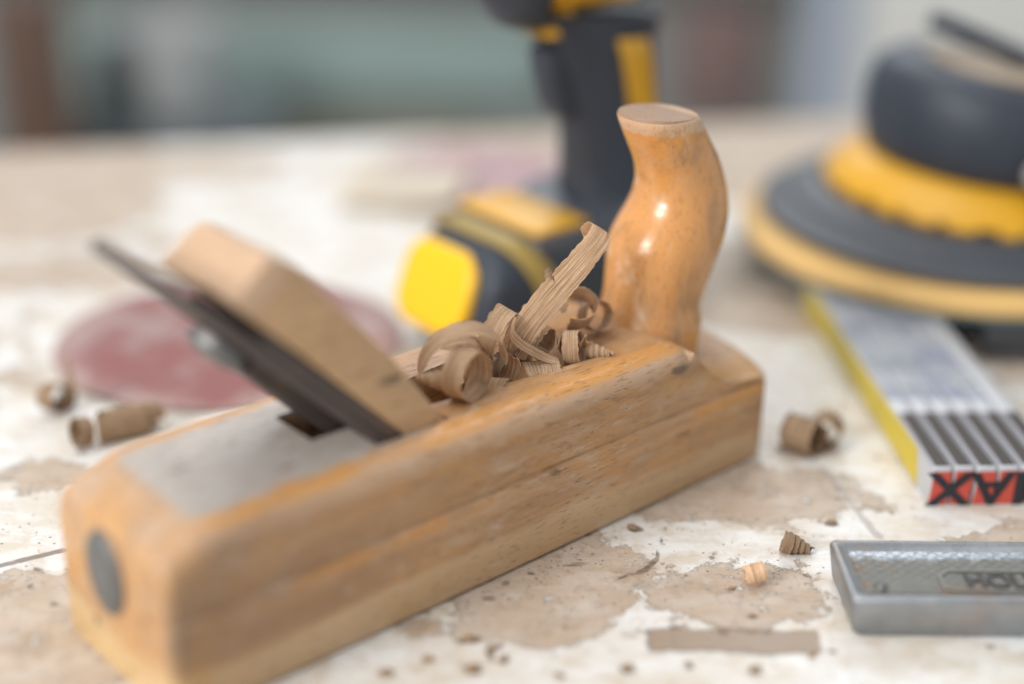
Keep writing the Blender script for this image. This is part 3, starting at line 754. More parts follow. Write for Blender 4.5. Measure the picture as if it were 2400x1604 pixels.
    shaving("loose blurred shaving curl touching the foot of the horn", curl((178.5, 30.5, 60.5), (TOCAM * 0.8 + RIGHT * 0.4 + UP * 0.3), 6.2, 4.2, -190, 260, 6.5, pitch=3), M_shav, 36, G1, jag=0.4)
    shaving("shaving curl standing behind the crumpled pleats", curl((169.5, 29.0, 66.0), (TOCAM * 0.5 + RIGHT * 0.2 + UP * 0.7), 6.8, 5.2, -220, 100, 7.0, pitch=2), M_shav, 38, G1, jag=0.4)
    shaving("wide dim shaving lying deep under the rising strip", curl((152, 32.5, 57.0), (RIGHT * 0.75 + TOCAM * 0.5 - UP * 0.2), 8.2, 7.6, -150, 120, 8.0, pitch=4), M_shav, 41, G1, jag=0.5)
    shaving("pale curled shaving inside the arch of the outer loop", curl((130.5, 27.5, 55.0), (TOCAM * 0.7 + RIGHT * 0.7 - UP * 0.1), 7.4, 8.4, 60, 300, 7.0, pitch=3), M_shavl, 43, G1, jag=0.3)
    shaving("crinkled shaving flap wedged between the hollow tube and the rising strip", spline([(140, 30, 60), (144, 31, 66), (147, 30, 69), (151, 31.5, 67.5), (153, 33, 71), (157, 34, 69)], [(2.5, -5, 2), (3, -5, 3), (3.5, -4.5, 3), (3, -5, 3.5), (2, -5, 3), (1.5, -4, 2)], 50), M_shav, 61, G1, jag=0.5)
    shaving("loosely folded shaving behind the crumpled pleats near the far wall", spline([(158, 36, 58), (161, 37, 63), (165, 36, 66), (169, 37, 63.5), (172, 38, 66), (174, 37, 70)], [(2, -5, 3), (2.5, -5, 3), (3, -4.5, 3), (2, -5, 3.5), (2, -5, 3), (1.5, -4, 2)], 50), M_shav, 63, G1, jag=0.5)
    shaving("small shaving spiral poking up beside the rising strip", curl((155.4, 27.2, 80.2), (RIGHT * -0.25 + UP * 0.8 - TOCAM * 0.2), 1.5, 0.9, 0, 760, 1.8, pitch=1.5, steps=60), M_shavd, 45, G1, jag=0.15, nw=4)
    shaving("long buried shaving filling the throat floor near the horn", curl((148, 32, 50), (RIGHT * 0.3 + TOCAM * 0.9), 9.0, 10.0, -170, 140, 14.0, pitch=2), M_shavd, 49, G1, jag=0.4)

in_throat()

G2 = "shavings lying on the bench"
X, Yv, Z = V((1, 0, 0)), V((0, 1, 0)), V((0, 0, 1))
def on_bench():
    # left of the plane
    shaving("brown curl on the bench left of the plane with an upright flap",
            curl((-169.5, 494.0, 6.6), (0.75, -0.6, 0.15), 6.0, 4.6, -330, 175, 9.0) + [(V((-163.8, 494.8, 9.5 + 1.3 * k)), V((3.6, -5.2, 0)) * (1 - 0.04 * k)) for k in range(1, 10)], M_shavd, 51, G2, False)
    shaving("rolled tube of shaving on the bench behind the plane's heel", curl((-141.5, 474.5, 6.7), (0.88, 0.46, 0.0), 6.3, 3.8, 30, 820, 18.0, pitch=3.5), M_shavd, 53, G2, False)
    shaving("small open shaving ring at the left end of the rolled tube", curl((-152.5, 466.5, 6.2), (-0.72, -0.66, 0.2), 5.7, 3.6, -200, 420, 5.0), M_shavd, 55, G2, False)
    # right of the toe
    shaving("brown shaving roll on the bench just right of the plane's toe", curl((103.5, 476.5, 7.1), (0.75, -0.60, 0.0), 6.9, 5.4, -230, 330, 12.0, pitch=3), M_shavd, 57, G2, False)
    shaving("second shaving roll beyond the toe with a thin upright strand",
            curl((114.0, 479.5, 6.6), (-0.35, -0.9, 0.0), 6.4, 5.2, -215, 200, 10.0) + [(V((118.8 + 0.45 * k, 480.6 + 0.4 * k, 9.4 + 1.75 * k)), V((-1.4, -4.0, 0)) * (1 - 0.06 * k)) for k in range(1, 11)], M_shavd, 59, G2, False)
    # foreground right: little cone and pale chip
    shaving("small brown cone-rolled shaving on the bench left of the steel block", curl((88.8, 407.0, 3.75), (0.95, -0.12, -0.28), 3.7, 1.0, 0, 1450, 3.4, pitch=2.0, steps=130), M_shavd, 61, G2, False, nw=5, jag=0.2)
    shaving("pale orange curled chip on the bench in front of the cone-rolled shaving", curl((76.6, 387.6, 3.5), (0.82, 0.1, 0.22), 3.4, 3.0, -150, 110, 6.0, squash=1.0), M_shavchip, 63, G2, False, thick=0.5, jag=0.5)
    shaving("tiny brown chip stuck in the groove on the plane's near side", [(V((132.5 + 0.5 * k, -0.3 + 0.04 * (k - 3) ** 2 * -0.4, 30.0 - 0.1 * k)), V((0.3, -0.5, 1.7 - 0.1 * abs(k - 2)))) for k in range(7)], M_shavd, 65, "chips stuck on the plane", True, nw=4, jag=0.3, thick=0.5)

M_shavchip = mat_shaving("shaving_chip", 1.25)
on_bench()

# ------------------------------------------------------------------ cordless drill standing on its battery
def build_drill():
    # local x runs from the battery front to the back, local y to picture right/near
    rz = math.atan2(0.654, 0.757)
    root = empty("cordless_drill", (-0.020, 0.562, 0), rz)
    tag(root, "black and yellow cordless drill standing upright on its battery behind the plane", "cordless drill")
    def sect(x, w, z0, z1, r, yc=0): return [(x, y, z) for y, z in rrect(w, z1 - z0, r, 6, yc, (z0 + z1) / 2)]
    # battery pack: arched section, front leaning out towards its foot
    def arch(x, w, z0, z1, rt, rb, lean=0.0):
        pts = []
        for q, (sx, sz, r) in enumerate(((1, 1, rt), (-1, 1, rt), (-1, 0, rb), (1, 0, rb))):
            for k in range(9):
                a = math.pi / 2 * (q + k / 8)
                y = sx * (w / 2 - r) + r * math.cos(a); z = (z1 - r if sz else z0 + r) + r * math.sin(a)
                pts.append((x - lean * max(0.0, 1 - max(0, z - 16) / 30) * (1 if z > 10 else z / 10), y, z))
        return pts
    bat = link_mesh("battery", loft([arch(-4, 46, 6, 43, 12, 7, 11), arch(-2.5, 54, 3, 46, 14, 7, 11), arch(2, 60, 1, 47.5, 16, 6, 10), arch(10, 64, 0, 48.5, 17, 6, 6), arch(24, 66, 0, 48.5, 17, 6, 0), arch(60, 66, 0, 47, 16, 6), arch(100, 66, 0, 47, 16, 6), arch(107, 60, 2, 44, 14, 7), arch(109, 50, 5, 40, 12, 8)]), M_black, root, True, 50)
    rel = []
    for dx, gw in ((3, 0), (-1.6, 0), (-2.8, -2.5), (-3.2, -8)):
        rel.append([(-4.2 - 12.0 * (1 - (z - 12) / 32) + dx, y, z) for y, z in rrect(45 + gw, 33 + gw, 11.5 + gw * 0.3, 6, 5.0, 28)])
    link_mesh("battery_release", loft(rel), M_yellow2, bat, True, 50)
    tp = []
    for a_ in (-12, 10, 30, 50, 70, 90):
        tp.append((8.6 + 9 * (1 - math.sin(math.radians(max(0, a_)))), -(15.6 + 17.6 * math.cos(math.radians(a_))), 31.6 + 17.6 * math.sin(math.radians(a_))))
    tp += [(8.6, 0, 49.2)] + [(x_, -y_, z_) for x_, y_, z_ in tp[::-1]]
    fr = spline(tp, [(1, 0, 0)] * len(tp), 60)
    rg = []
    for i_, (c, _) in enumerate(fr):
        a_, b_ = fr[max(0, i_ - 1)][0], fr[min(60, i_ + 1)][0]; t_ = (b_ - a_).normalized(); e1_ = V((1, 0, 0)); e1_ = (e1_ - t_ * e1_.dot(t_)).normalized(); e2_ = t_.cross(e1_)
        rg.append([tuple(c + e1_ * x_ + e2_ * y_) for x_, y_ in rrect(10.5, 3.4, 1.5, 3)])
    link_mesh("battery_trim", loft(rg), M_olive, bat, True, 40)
    link_mesh("foot", loft([arch(14, 50, 40, 47.5, 3, 3), arch(18, 56, 40, 51, 4, 3), arch(50, 60, 40, 51.5, 5, 3), arch(62, 62, 40, 56, 8, 3), arch(96, 58, 40, 57, 10, 3), arch(110, 48, 42, 53, 5, 3)]), M_black2, root, True, 50)
    link_mesh("foot_plate", rbox(17.5, 45, -25, 27, 50.5, 53.6, 1.2), M_yellow, root, True, 40)
    # grip: lofted ovals that lean forward going up
    tab = [(52, 84, 28, 24), (58, 83, 27, 22), (62, 82, 26, 20.5), (70, 80, 25, 19), (80, 78.5, 24.5, 17.5), (92, 76, 25.5, 17.5), (104, 73, 27, 18), (114, 70, 29, 18.5), (122, 67, 31, 19), (132, 66, 36, 20)]
    rings = [[(cx + rx * math.cos(a), ry * math.sin(a), z - (rx * math.cos(a)) * 0.10) for a in [2 * math.pi * i / 40 for i in range(40)]] for z, cx, rx, ry in tab]
    link_mesh("grip", loft(rings), M_black, root, True, 60)
    # yellow insert on the back of the grip, seen from its near side
    st = []
    for z, x0, x1, yy in ((86, 88, 97, -15.5), (96, 85.5, 95.5, -16), (108, 82, 93.5, -17), (118, 78, 91.5, -18), (124, 77, 88, -18.5)):
        st.append([(x0, yy + 2, z), (x0 + 1, -yy + 0 - 2, z), (x1, -yy - 6, z), (x1 + 1.6, 0, z), (x1, yy + 6, z), (x0 + 1, yy - 2.6 + 1.2, z)])
    rr = []
    for z, cx, rx, ry in ((84, 80, 23.5, 16.6), (88, 78.6, 25.8, 18.6), (96, 76.2, 26.9, 18.9), (106, 73.5, 28.2, 19.3), (116, 70.2, 30.2, 19.9), (122, 67.6, 31.5, 20.0), (124.5, 67, 29, 18.6)):
        pts = [(cx + rx * math.cos(a), ry * math.sin(a), z - rx * math.cos(a) * 0.10) for a in [math.radians(d) for d in range(-100, -60, 4)]]
        inn = [(cx + (rx - 4) * math.cos(a), (ry - 4) * math.sin(a), z - rx * math.cos(a) * 0.10) for a in [math.radians(d) for d in range(-61, -101, -4)]]
        rr.append(pts + inn)
    link_mesh("grip_insert", loft(rr), M_yellow, root, True, 50)
    # trigger
    tr = [[(x, y, z) for x, y in rrect(12, 15, 4, 5, xc, 0)] for z, xc in ((92, 51), (100, 46.5), (112, 43), (120, 42))]
    link_mesh("trigger", loft(tr), M_black, root, True, 50)
    # motor housing, chuck and rear cap
    def tube(x0, x1, prof, zc=160.0):
        rg = []
        for t, ry, rz_ in prof:
            x = x0 + (x1 - x0) * t
            rg.append([(x, ry * math.cos(a), zc + rz_ * math.sin(a)) for a in [2 * math.pi * i / 48 for i in range(48)]])
        return loft(rg)
    link_mesh("housing", tube(30, 76, [(0, 20, 24), (0.05, 24, 28), (0.3, 27, 30), (0.6, 28, 31), (1, 28.5, 31)], 165), M_yellow, root, True, 50)
    link_mesh("rear_cap", tube(76.3, 108, [(0, 27.5, 30), (0.2, 28.5, 31), (0.8, 25, 28), (1, 17, 19)], 165), M_black, root, True, 50)
    link_mesh("chuck", tube(6, 29.6, [(0, 10, 10), (0.06, 14, 14), (0.35, 20, 22), (0.5, 22, 27), (0.9, 22, 30), (1, 20, 27)], 158), M_black, root, True, 50)
    # yellow guard running down in front of the trigger
    gd = [[(x + dx, y, z) for dx, y in rrect(10, 20, 4, 5)] for x, z in ((52, 146), (46, 138), (41, 131), (38, 126))]
    link_mesh("trigger_guard", loft(gd), M_yellow, root, True, 50)

build_drill()

# ------------------------------------------------------------------ random-orbit sander
def build_sander():
    root = empty("orbital_sander", (0.2085, 0.662, 0.0152), 0)
    tag(root, "black and yellow disc sander with wide orange ringed pad, resting on the folded rule", "sander")
    pad = link_mesh("pad", lathe([(94, 2.2), (100.5, 3.2), (101.4, 6), (100.6, 9.5), (97, 11.4), (70, 11.6)], 96), M_ring, root)
    link_mesh("abrasive_disc", lathe([(0.5, 0), (98.5, 0), (99.5, 0.8), (99.2, 2.1), (0.5, 2.1)], 96), M_teal, pad)
    link_mesh("skirt", lathe([(66, 11.8), (91, 11.8), (94, 12.6), (94, 15), (89, 18.6), (82, 20.2), (80.5, 23.4), (76, 25.6), (60, 26)], 96), M_skirt, root)
    def teeth(k, r, a):
        if k in (1, 2): q = int(math.degrees(a) // 15); return r - ((3.0 + (q * 7 % 5)) if (math.degrees(a) % 15) < 3.6 + (q * 3 % 4) * 0.9 else 0)
        return r
    link_mesh("collar", lathe([(60, 26.2), (69, 26.2), (71.5, 31.0), (70.5, 32.6), (67.5, 36.0), (65, 39.5), (60.5, 43), (57, 45.5), (50, 46)], 288, teeth), M_yellow, root, True, 40)
    # rubber hood: rounded, wider towards the top
    rg = []
    for z, r in ((45.8, 53), (47.5, 55.5), (52, 57.3), (58, 58.2), (66, 58.8), (73, 58.4), (79.5, 56.6), (83.5, 53), (86, 48), (87, 43), (87.4, 10)):
        rg.append([(r * math.cos(a) * 1.0, r * math.sin(a), z - 0.09 * r * math.cos(a) * max(0, (z - 46) / 36)) for a in [2 * math.pi * i / 72 for i in range(72)]])
    link_mesh("hood", loft(rg), M_black, root, True, 60)
    rg = []
    for z, r in ((85.0, 41), (87.6, 40.5), (88.2, 39), (88.5, 33), (88.6, 5)):
        rg.append([(5 + r * math.cos(a), r * math.sin(a), z - 0.10 * r * math.cos(a) + 0.06 * r * -math.sin(a)) for a in [2 * math.pi * i / 60 for i in range(60)]])
    link_mesh("top_cap", loft(rg), M_tan, root, True, 50)
    # dust outlet on the near right
    d = V((0.50, -0.866, 0)); sd = V((0.866, 0.5, 0))
    rg = [[tuple(V((-2, -2, 37)) + d * L + sd * (r * math.cos(a)) + V((0, 0, r * math.sin(a)))) for a in [2 * math.pi * i / 32 for i in range(32)]] for L, r in ((44, 14), (58, 16.5), (62, 18.5), (84, 18.5), (86, 17.5), (86.2, 14), (74, 13.5))]
    link_mesh("dust_port", loft(rg), M_black, root, True, 50)
    kb = lathe([(0.3, -2), (6.5, -1.5), (8.5, 1), (8.8, 4), (7.6, 7), (4.5, 9), (0.3, 9.4)], 32)
    k = link_mesh("speed_knob", kb, plain("pale_grey_knob", (0.42, 0.39, 0.37), 0.5, 0, 0.06, 60), root)
    k.location = (0.014, -0.066, 0.050)
    # yellow side grip panel
    rg = []
    for z, r in ((58, 59.0), (66, 59.8), (74, 59.2), (81, 57.4), (85, 53)):
        a_ = [math.radians(x) for x in range(-80, -20, 4)]
        rg.append([(r * math.cos(a), r * math.sin(a), z - 0.05 * r * math.cos(a) * ((z - 46) / 36)) for a in a_] + [((r - 5) * math.cos(a), (r - 5) * math.sin(a), z - 0.05 * r * math.cos(a) * ((z - 46) / 36)) for a in a_[::-1]])
    link_mesh("side_panel", loft(rg), M_yellow, root, True, 50)
    # the upper body leans a little on its soft pad
    for c in root.children:
        if c.name.split(".")[0] in ("collar", "hood", "top_cap", "side_panel", "skirt"):
            up = c.name.split(".")[0] != "skirt"
            c.rotation_euler = (0, math.radians(4.0 if up else 1.0), 0)
            c.location = (0.005, 0, -0.0035) if up else (0.001, 0, 0.0008)
    # power cord rising off the back
    pts = [(-24, 4, 104), (-12, 3, 100), (4, 2, 94), (20, 1, 87.5), (36, 0, 80), (50, 0, 72), (56, 0, 66)]
    fr = spline(pts, [(0, 1, 0)] * len(pts), 60); rg = []
    for i, (c, _) in enumerate(fr):
        a, b = fr[max(0, i - 1)][0], fr[min(60, i + 1)][0]; t = (b - a).normalized(); e1 = t.cross(Z).normalized(); e2 = t.cross(e1)
        r = 4.2 if 1 < i < 59 else 3.4
        rg.append([tuple(c + e1 * (r * math.cos(q)) + e2 * (r * math.sin(q))) for q in [2 * math.pi * k / 14 for k in range(14)]])
    link_mesh("power_cord", loft(rg), M_black, root, True, 60)

build_sander()
# dark sanding block that carries the sander's other side
sb = empty("sanding_block", (0.232, 0.590, 0), math.radians(-6))
tag(sb, "dark grey sanding block lying under the sander's near right rim", "sanding block")
link_mesh("grip", rbox(-34, 60, -36, 36, 3, 15, 2), plain("block_rubber", (0.035, 0.035, 0.038), 0.6, 0, 0.15, 50), sb)
link_mesh("abrasive_sheet", rbox(-34, 60, -36, 36, 0.2, 2.9, 0.4), plain("block_abrasive", (0.10, 0.09, 0.085), 0.8, 0, 0.2, 80), sb)

# ------------------------------------------------------------------ folded rule
def build_rule():
    ax = math.atan2(132.3, -9.6)          # long axis
    root = empty("folding_rule", (0.1422, 0.4382, 0), ax)
    tag(root, "folded white measuring rule with yellow side, brown slots and red lettered ends", "folding rule")
    white = plain("rule_white_lacquer", (0.50, 0.505, 0.52), 0.35, 0, 0.06, 120)
    brown = plain("rule_slot_brown", (0.055, 0.042, 0.036), 0.6, 0, 0.2, 200)
    grey = plain("rule_grey_edge", (0.36, 0.355, 0.39), 0.45, 0, 0.1, 150)
    yel = plain("rule_yellow", (0.62, 0.47, 0.03), 0.4, 0, 0.06, 80)
    red = plain("rule_red", (0.56, 0.075, 0.05), 0.5, 0, 0.14, 300)
    blk = plain("rule_letter_black", (0.018, 0.018, 0.024), 0.5, 0, 0.1, 200)
    Wd, L, Hh, n = 7.7, 176.0, 14.6, 6
    for k in range(n):
        y0 = -(k + 1) * Wd; y1 = -k * Wd
        off = [0, 0.25, -0.15, 0.1, 0.3, -0.1][k]
        bm = rbox(off, L + off, y0 + 0.42, y1 - 0.42, 0, Hh, 0.9, 2)
        st = link_mesh("strip", bm, white, root)
        # brown slot sheet let into the top of each strip, with a grey worn margin
        link_mesh("slot", rbox(off + 1.2, 41, y0 + 1.1, y1 - 1.6, Hh - 0.6, Hh + 0.12, 0.1, 1), brown, st)
        link_mesh("margin", rbox(off + 1.6, 41, y1 - 1.58, y1 - 0.5, Hh - 0.6, Hh + 0.10, 0.1, 1), grey, st)
        # red end printed on the strip
        poly = []
        for q in range(9):
            z = 0.5 + (Hh - 2.0) * q / 8; poly.append(z)
        bow = lambda z: 0.9 * math.sin((z / Hh - 0.15) * 2.6) - 0.35
        bm = loft([[(off - 0.14, y1 - 0.6 + bow(z) * -0.5 - 0.1, z) for z in poly] + [(off - 0.14, y0 + 0.95 + bow(z) * -0.5, z) for z in poly[::-1]],
                   [(off + 0.4, y1 - 0.6 + bow(z) * -0.5 - 0.1, z) for z in poly] + [(off + 0.4, y0 + 0.95 + bow(z) * -0.5, z) for z in poly[::-1]]])
        link_mesh("red_end", bm, red, st, False)
    # black letters across the red ends: the word reads MAX upside down from here
    R = Matrix.Translation((-0.00010, -0.0225, 0.0070)) @ Matrix(((0, 0, -1, 0), (-1, 0, 0, 0), (0, 1, 0, 0), (0, 0, 0, 1))) @ Matrix.Rotation(math.pi, 4, 'Z')
    text_mesh("lettering", "MAX", 17.2, blk, root, 0.2, R, 0.45, 1.22)
    # yellow outer face
    yb = loft([[(x, y, z) for x, z in ((12.5, 1.4), (16, 13.4), (L - 6, 13.4), (L - 6, 1.4))] for y in (0.0, -0.5)])
    link_mesh("side_label", yb, yel, root, False)
    # grey-blue printed panel on top
    pr = N("rule_print"); vv = pr.obj
    ln = pr.noise(pr.scale(vv, (260, 30, 1)), 1, 4, 0.7); blo = pr.noise(vv, 55, 4, 0.6)
    c = pr.mix(pr.step(ln, 0.42, 0.62), (0.46, 0.475, 0.50), (0.24, 0.265, 0.30)); c = pr.mix(pr.math('MULTIPLY', pr.step(blo, 0.47, 0.62), 0.6), c, (0.15, 0.17, 0.31))
    pr.set(color=c, rough=0.4)
    for k, st in enumerate([c for c in root.children if c.name.startswith("strip")][:5]):
        link_mesh("print", rbox(52, 150, -(k + 1) * Wd + 0.9, -k * Wd - 0.9, Hh - 0.4, Hh + 0.1, 0.05, 1), pr.m, st)

build_rule()

# ------------------------------------------------------------------ steel block
def build_block():
    root = empty("steel_block", (0.100, 0.361, 0), math.radians(1.2))
    tag(root, "grey cast steel block with recessed crosshatched top and raised letters", "steel block")
    L, D, Hh = 96.0, 33.0, 13.0
    # outer block with tapered left end, rounded arrises and recessed top
    def ring(ins, z, lo=0.0):
        return [(x, y, z) for x, y in ((lo + ins + 1.5, ins), (L - ins, ins), (L - ins, D - ins), (lo + ins + 1.5, D - ins), (lo + ins, D - ins - 1.5), (lo + ins, ins + 1.5))]
    rs = [ring(0.8, 0, 2.2), ring(0, 0.8, 2.0), ring(0, 11.8, 0.1), ring(0.2, 12.6, 0), ring(0.7, 13.0, 0), ring(1.9, 13.0, 0), ring(2.6, 12.4, 0), ring(5.0, 11.2, 0)]
    bm = loft(rs)
    link_mesh("body", bm, M_cast, root, True, 60)
    # knurled plate lying in the recess
    kn = N("knurled_steel"); v = kn.obj
    xyz = kn.sep(v)
    wv = kn.math('MULTIPLY', kn.math('SUBTRACT', kn.noise(v, 160, 3), 0.5), 0.0012)
    def saw(sx, sy, pitch):
        q = kn.math('ADD', kn.math('ADD', kn.math('MULTIPLY', xyz[0], sx), kn.math('MULTIPLY', xyz[1], sy)), wv)
        return kn.math('ABSOLUTE', kn.math('SUBTRACT', kn.math('FRACT', kn.math('MULTIPLY', q, 1 / pitch)), 0.5))
    g1 = kn.step(saw(0.80, 1.0, 0.0038), 0.38, 0.47); g2 = kn.step(saw(0.80, -1.0, 0.0033), 0.40, 0.48)
    g = kn.math('MAXIMUM', g1, kn.math('MULTIPLY', g2, 0.5))
    g = kn.math('MULTIPLY', g, kn.rng(kn.noise(v, 130, 3), 0.2, 1.2))
    a = kn.noise(v, 220, 6, 0.7); r_ = kn.noise(v, 60, 4, 0.65)
    c = kn.mix(a, (0.145, 0.14, 0.125), (0.27, 0.262, 0.24)); c = kn.mix(kn.math('MULTIPLY', g, 0.7), c, (0.10, 0.095, 0.085))
    c = kn.mix(kn.math('MULTIPLY', kn.step(r_, 0.56, 0.66), 0.65), c, (0.25, 0.15, 0.085))
    back = kn.step(kn.math('ADD', xyz[1], kn.math('MULTIPLY', kn.math('SUBTRACT', a, 0.5), 0.012)), 0.0225, 0.0265)  # bluish-white backlight glare painted along the rear of the top
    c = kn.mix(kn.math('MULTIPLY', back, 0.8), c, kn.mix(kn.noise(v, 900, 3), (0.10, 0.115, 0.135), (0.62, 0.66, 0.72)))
    kn.set(color=c, rough=kn.math('SUBTRACT', 0.50, kn.math('MULTIPLY', back, 0.2)), metal=0.8)
    kn.bump(kn.math('SUBTRACT', kn.math('MULTIPLY', a, 0.5), g), 0.8, 0.0005)
    link_mesh("knurled_top", loft([[(x, y, z) for x, y in ((5.2, 5.2), (L - 5.2, 5.2), (L - 5.2, 23), (L - 5.2, D - 4.6), (5.2, D - 4.6), (5.2, 23))] for z in (10.6, 11.5)]), kn.m, root, False)
    # bordered field with the raised letters
    fld = plain("letter_field_steel", (0.25, 0.24, 0.22), 0.5, 0.8, 0.25, 300)
    x0, y0, y1 = 29.0, 6.4, 17.8
    outer = [(x0, y0 + 1), (x0 + 3.5, y0), (L - 6, y0), (L - 6, y1), (x0 + 3.5, y1), (x0, y1 - 3)]
    inner = [(x0 + 1.0, y0 + 1.5), (x0 + 3.9, y0 + 0.8), (L - 7, y0 + 0.8), (L - 7, y1 - 0.8), (x0 + 3.9, y1 - 0.8), (x0 + 1.0, y1 - 3.3)]
    bm = bmesh.new()
    vo = [[bm.verts.new(V((x, y, z)) * MM) for x, y in P] for P, z in ((outer, 11.45), (outer, 11.95), (inner, 11.95), (inner, 11.45))]
    for a_, b_ in zip(vo, vo[1:] + vo[:1]):
        for i in range(6): bm.faces.new((a_[i], a_[(i + 1) % 6], b_[(i + 1) % 6], b_[i]))
    link_mesh("border", bm, fld, root, False)
    text_mesh("lettering", "HOLZ", 10.4, plain("letter_steel", (0.085, 0.08, 0.075), 0.5, 0.7, 0.25, 300), root, 0.35, Matrix.Translation((0.0485, 0.0121, 0.01165)), 0.25, 0.86)
    # weld-like blob at the left front of the recess
    link_mesh("blob", lathe([(1.9, 0), (1.8, 0.6), (1.2, 1.25), (0.2, 1.5)], 24), M_irong, root).location = (0.0105, 0.0082, 0.0115)

build_block()

# ------------------------------------------------------------------ red sanding discs and paper on the bench
def disc(label, c, r, mat, seed, tilt=(0, 0, 0), amp=1.2, sx=1.0):
    bm = bmesh.new()
    rings = []
    for rr, z in ((0.05, 2.0), (0.3, 2.0), (0.6, 2.0), (0.85, 1.9), (0.98, 1.8), (1.0, 1.2), (0.99, 0.6), (0.8, 0.3), (0.05, 0.3)):
        ring = []
        for i in range(64):
            a = 2 * math.pi * i / 64
            x, y = r * rr * math.cos(a) * sx, r * rr * math.sin(a)
            lift = amp * max(0, mnoise.noise((x * 0.012 + seed, y * 0.012, seed))) * 2.0 * rr
            ring.append((x, y, z + lift))
        rings.append(ring)
    o = link_mesh("abrasive_disc", loft(rings), mat, None, True, 50)
    bm.free()
    o.location = V(c) * MM; o.rotation_euler = tilt
    tag(o, label, "sanding disc", "sanding discs on the bench")
def mat_abrasive(name, a, b):
    n = N(name); v = n.obj
    w = n.noise(v, 30, 5, 0.65)
    c = n.mix(n.noise(v, 1500, 2), tuple(k * 0.8 for k in a), tuple(k * 1.15 for k in a))
    c = n.mix(n.math('MULTIPLY', n.step(w, 0.44, 0.62), 0.75), c, b)
    sx = n.sep(v); rad = n.math('SQRT', n.math('ADD', n.math('MULTIPLY', sx[0], sx[0]), n.math('MULTIPLY', sx[1], sx[1])))
    fr_ = n.step(n.math('ADD', rad, n.math('MULTIPLY', n.math('SUBTRACT', n.noise(v, 26, 5, 0.65), 0.5), 0.06)), 0.050, 0.066)
    c = n.mix(n.math('MULTIPLY', fr_, 0.45), c, (0.45, 0.34, 0.31))
    n.set(color=c, rough=0.8); n.bump(n.noise(v, 1800, 2), 0.4, 0.0003)
    return n.m
disc("dusty dark red sanding disc lying behind the plane's iron", (-117, 562, 0), 66, mat_abrasive("red_abrasive", (0.27, 0.105, 0.098), (0.36, 0.27, 0.25)), 3, (0, 0, 0.3), 1.5, 1.08)
disc("pale mauve sanding disc lying beyond the drill's battery", (-25, 792, 0), 56, mat_abrasive("mauve_abrasive", (0.40, 0.225, 0.235), (0.52, 0.44, 0.44)), 9, (0, 0, 0), 3.0)
# folded cream paper
bm = bmesh.new()
pp = [(-34, -34, 0.4), (28, -40, 1.5), (36, 26, 0.6), (-26, 34, 1.0)]
n_ = 12; grid = []
for i in range(n_ + 1):
    row = []
    for j in range(n_ + 1):
        u_, v_ = i / n_, j / n_
        p = (V(pp[0]) * (1 - u_) * (1 - v_) + V(pp[1]) * u_ * (1 - v_) + V(pp[2]) * u_ * v_ + V(pp[3]) * (1 - u_) * v_)
        p.z += 1.0 + 7 * abs(u_ - 0.45) ** 1.5 + 1.5 * mnoise.noise((u_ * 3, v_ * 3, 2))
        row.append(bm.verts.new(p * MM))
    grid.append(row)
for i in range(n_):
    for j in range(n_): bm.faces.new((grid[i][j], grid[i + 1][j], grid[i + 1][j + 1], grid[i][j + 1]))
bmesh.ops.solidify(bm, geom=bm.faces[:], thickness=0.3 * MM)
o = link_mesh("paper_sheet", bm, plain("cream_paper", (0.86, 0.78, 0.66), 0.6, 0, 0.03, 20), None, True, 60)
o.location = (-0.060, 0.765, 0.0035)
tag(o, "creased cream paper sheet lying beside the mauve sanding disc", "paper")

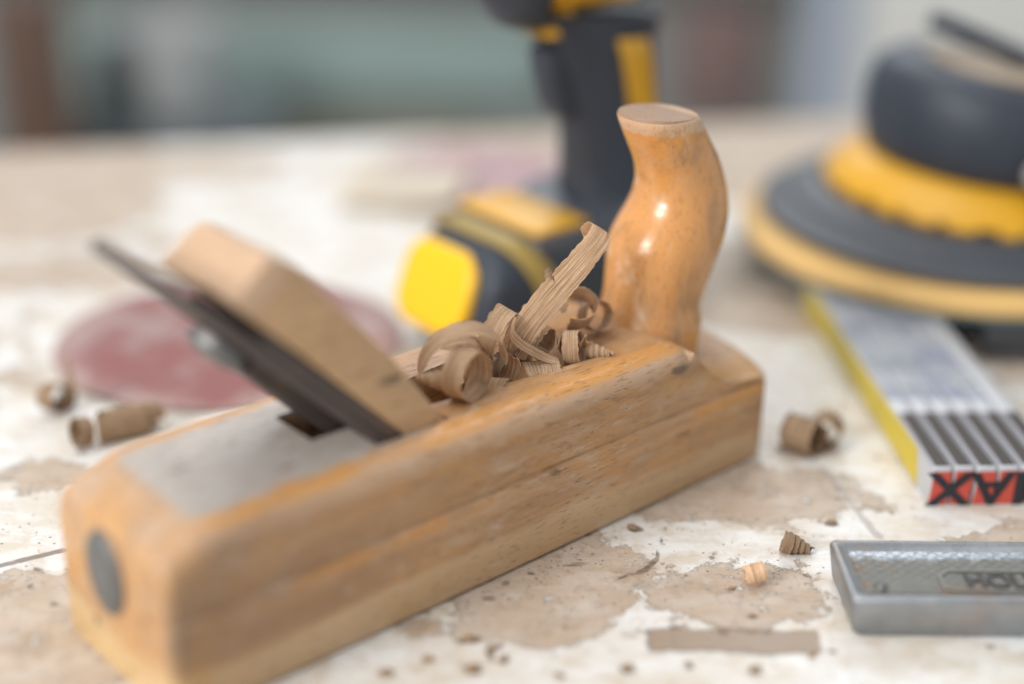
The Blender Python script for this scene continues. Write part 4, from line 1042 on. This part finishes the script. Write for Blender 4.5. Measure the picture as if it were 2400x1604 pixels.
# ------------------------------------------------------------------ crumbs and dust
rnd = random.Random(7)
def crumb_mesh(r, seed):
    bm = bmesh.new(); bmesh.ops.create_icosphere(bm, subdivisions=2, radius=r * MM)
    for v in bm.verts:
        k = 1 + 0.45 * mnoise.noise(v.co / (r * MM) * 1.3 + V((seed, seed * 2, 0)))
        v.co = V((v.co.x * k * 1.5, v.co.y * k, v.co.z * k * 0.32))
    zmin = min(v.co.z for v in bm.verts)
    for v in bm.verts: v.co.z -= zmin
    return bm
protos = []
spots = [(-10.4, 355.3, 1.5), (-9, 341, 1.7), (-0.4, 346.5, 1.0), (-4, 350.5, 1.3), (34.4, 343.5, 1.2), (52, 345.5, 0.9), (69.1, 384.8, 0.8), (-22, 345, 1.3), (-33, 338, 1.6), (15, 339, 1.1), (70.5, 344, 1.2), (88, 351, 0.9), (107.6, 426, 1.1), (41, 419, 1.4)]
for i, (x, y, r) in enumerate(spots):
    if i < 4:
        o = link_mesh("wood_crumb", crumb_mesh(1.0, i), M_shavd, None, True, 40); protos.append(o)
    else:
        o = protos[i % 4].copy(); COL.objects.link(o)
    o.location = (x * MM, y * MM, 0.0001); o.scale = (r, r, r); o.rotation_euler = (0, 0, rnd.uniform(0, 6.28))
    tag(o, "tiny brown wood crumb scattered on the bench around the plane and steel block", "wood crumb", "wood crumbs on the bench")
# fine sawdust along the plane's sole, in the throat corner and over the bench
bm = bmesh.new()
def grain_at(x, y, z, r):
    a = rnd.uniform(0, 6.28); l, w, h = r * rnd.uniform(0.8, 2.2), r * rnd.uniform(0.4, 0.8), r * rnd.uniform(0.2, 0.6)
    c, s_ = math.cos(a), math.sin(a)
    ps = [(x + (u * l * c - v_ * w * s_), y + (u * l * s_ + v_ * w * c)) for u, v_ in ((-1, -.6), (.7, -1), (1, .5), (-.6, 1))]
    lo = [bm.verts.new(V((p[0], p[1], z)) * MM) for p in ps]; hi = [bm.verts.new(V((p[0] * .8 + x * .2, p[1] * .8 + y * .2, z + h)) * MM) for p in ps]
    bm.faces.new(hi)
    for i in range(4): bm.faces.new((lo[i], lo[(i + 1) % 4], hi[(i + 1) % 4], hi[i]))
for _ in range(520):
    t = rnd.uniform(0, 240); d = -abs(rnd.gauss(0, 9)) - 0.6
    p = PM @ (V((t, d, 0)) * MM); grain_at(p.x * 1000, p.y * 1000, 0.05, rnd.choice((0.12, 0.16, 0.2, 0.3)))
for _ in range(700):
    grain_at(rnd.uniform(-170, 165), rnd.uniform(325, 520), 0.05, rnd.choice((0.1, 0.12, 0.16, 0.24)))
dust = link_mesh("sawdust", bm, M_shavd, None, False)
tag(dust, "fine sawdust specks strewn over the bench around the plane", "sawdust", kind="stuff")
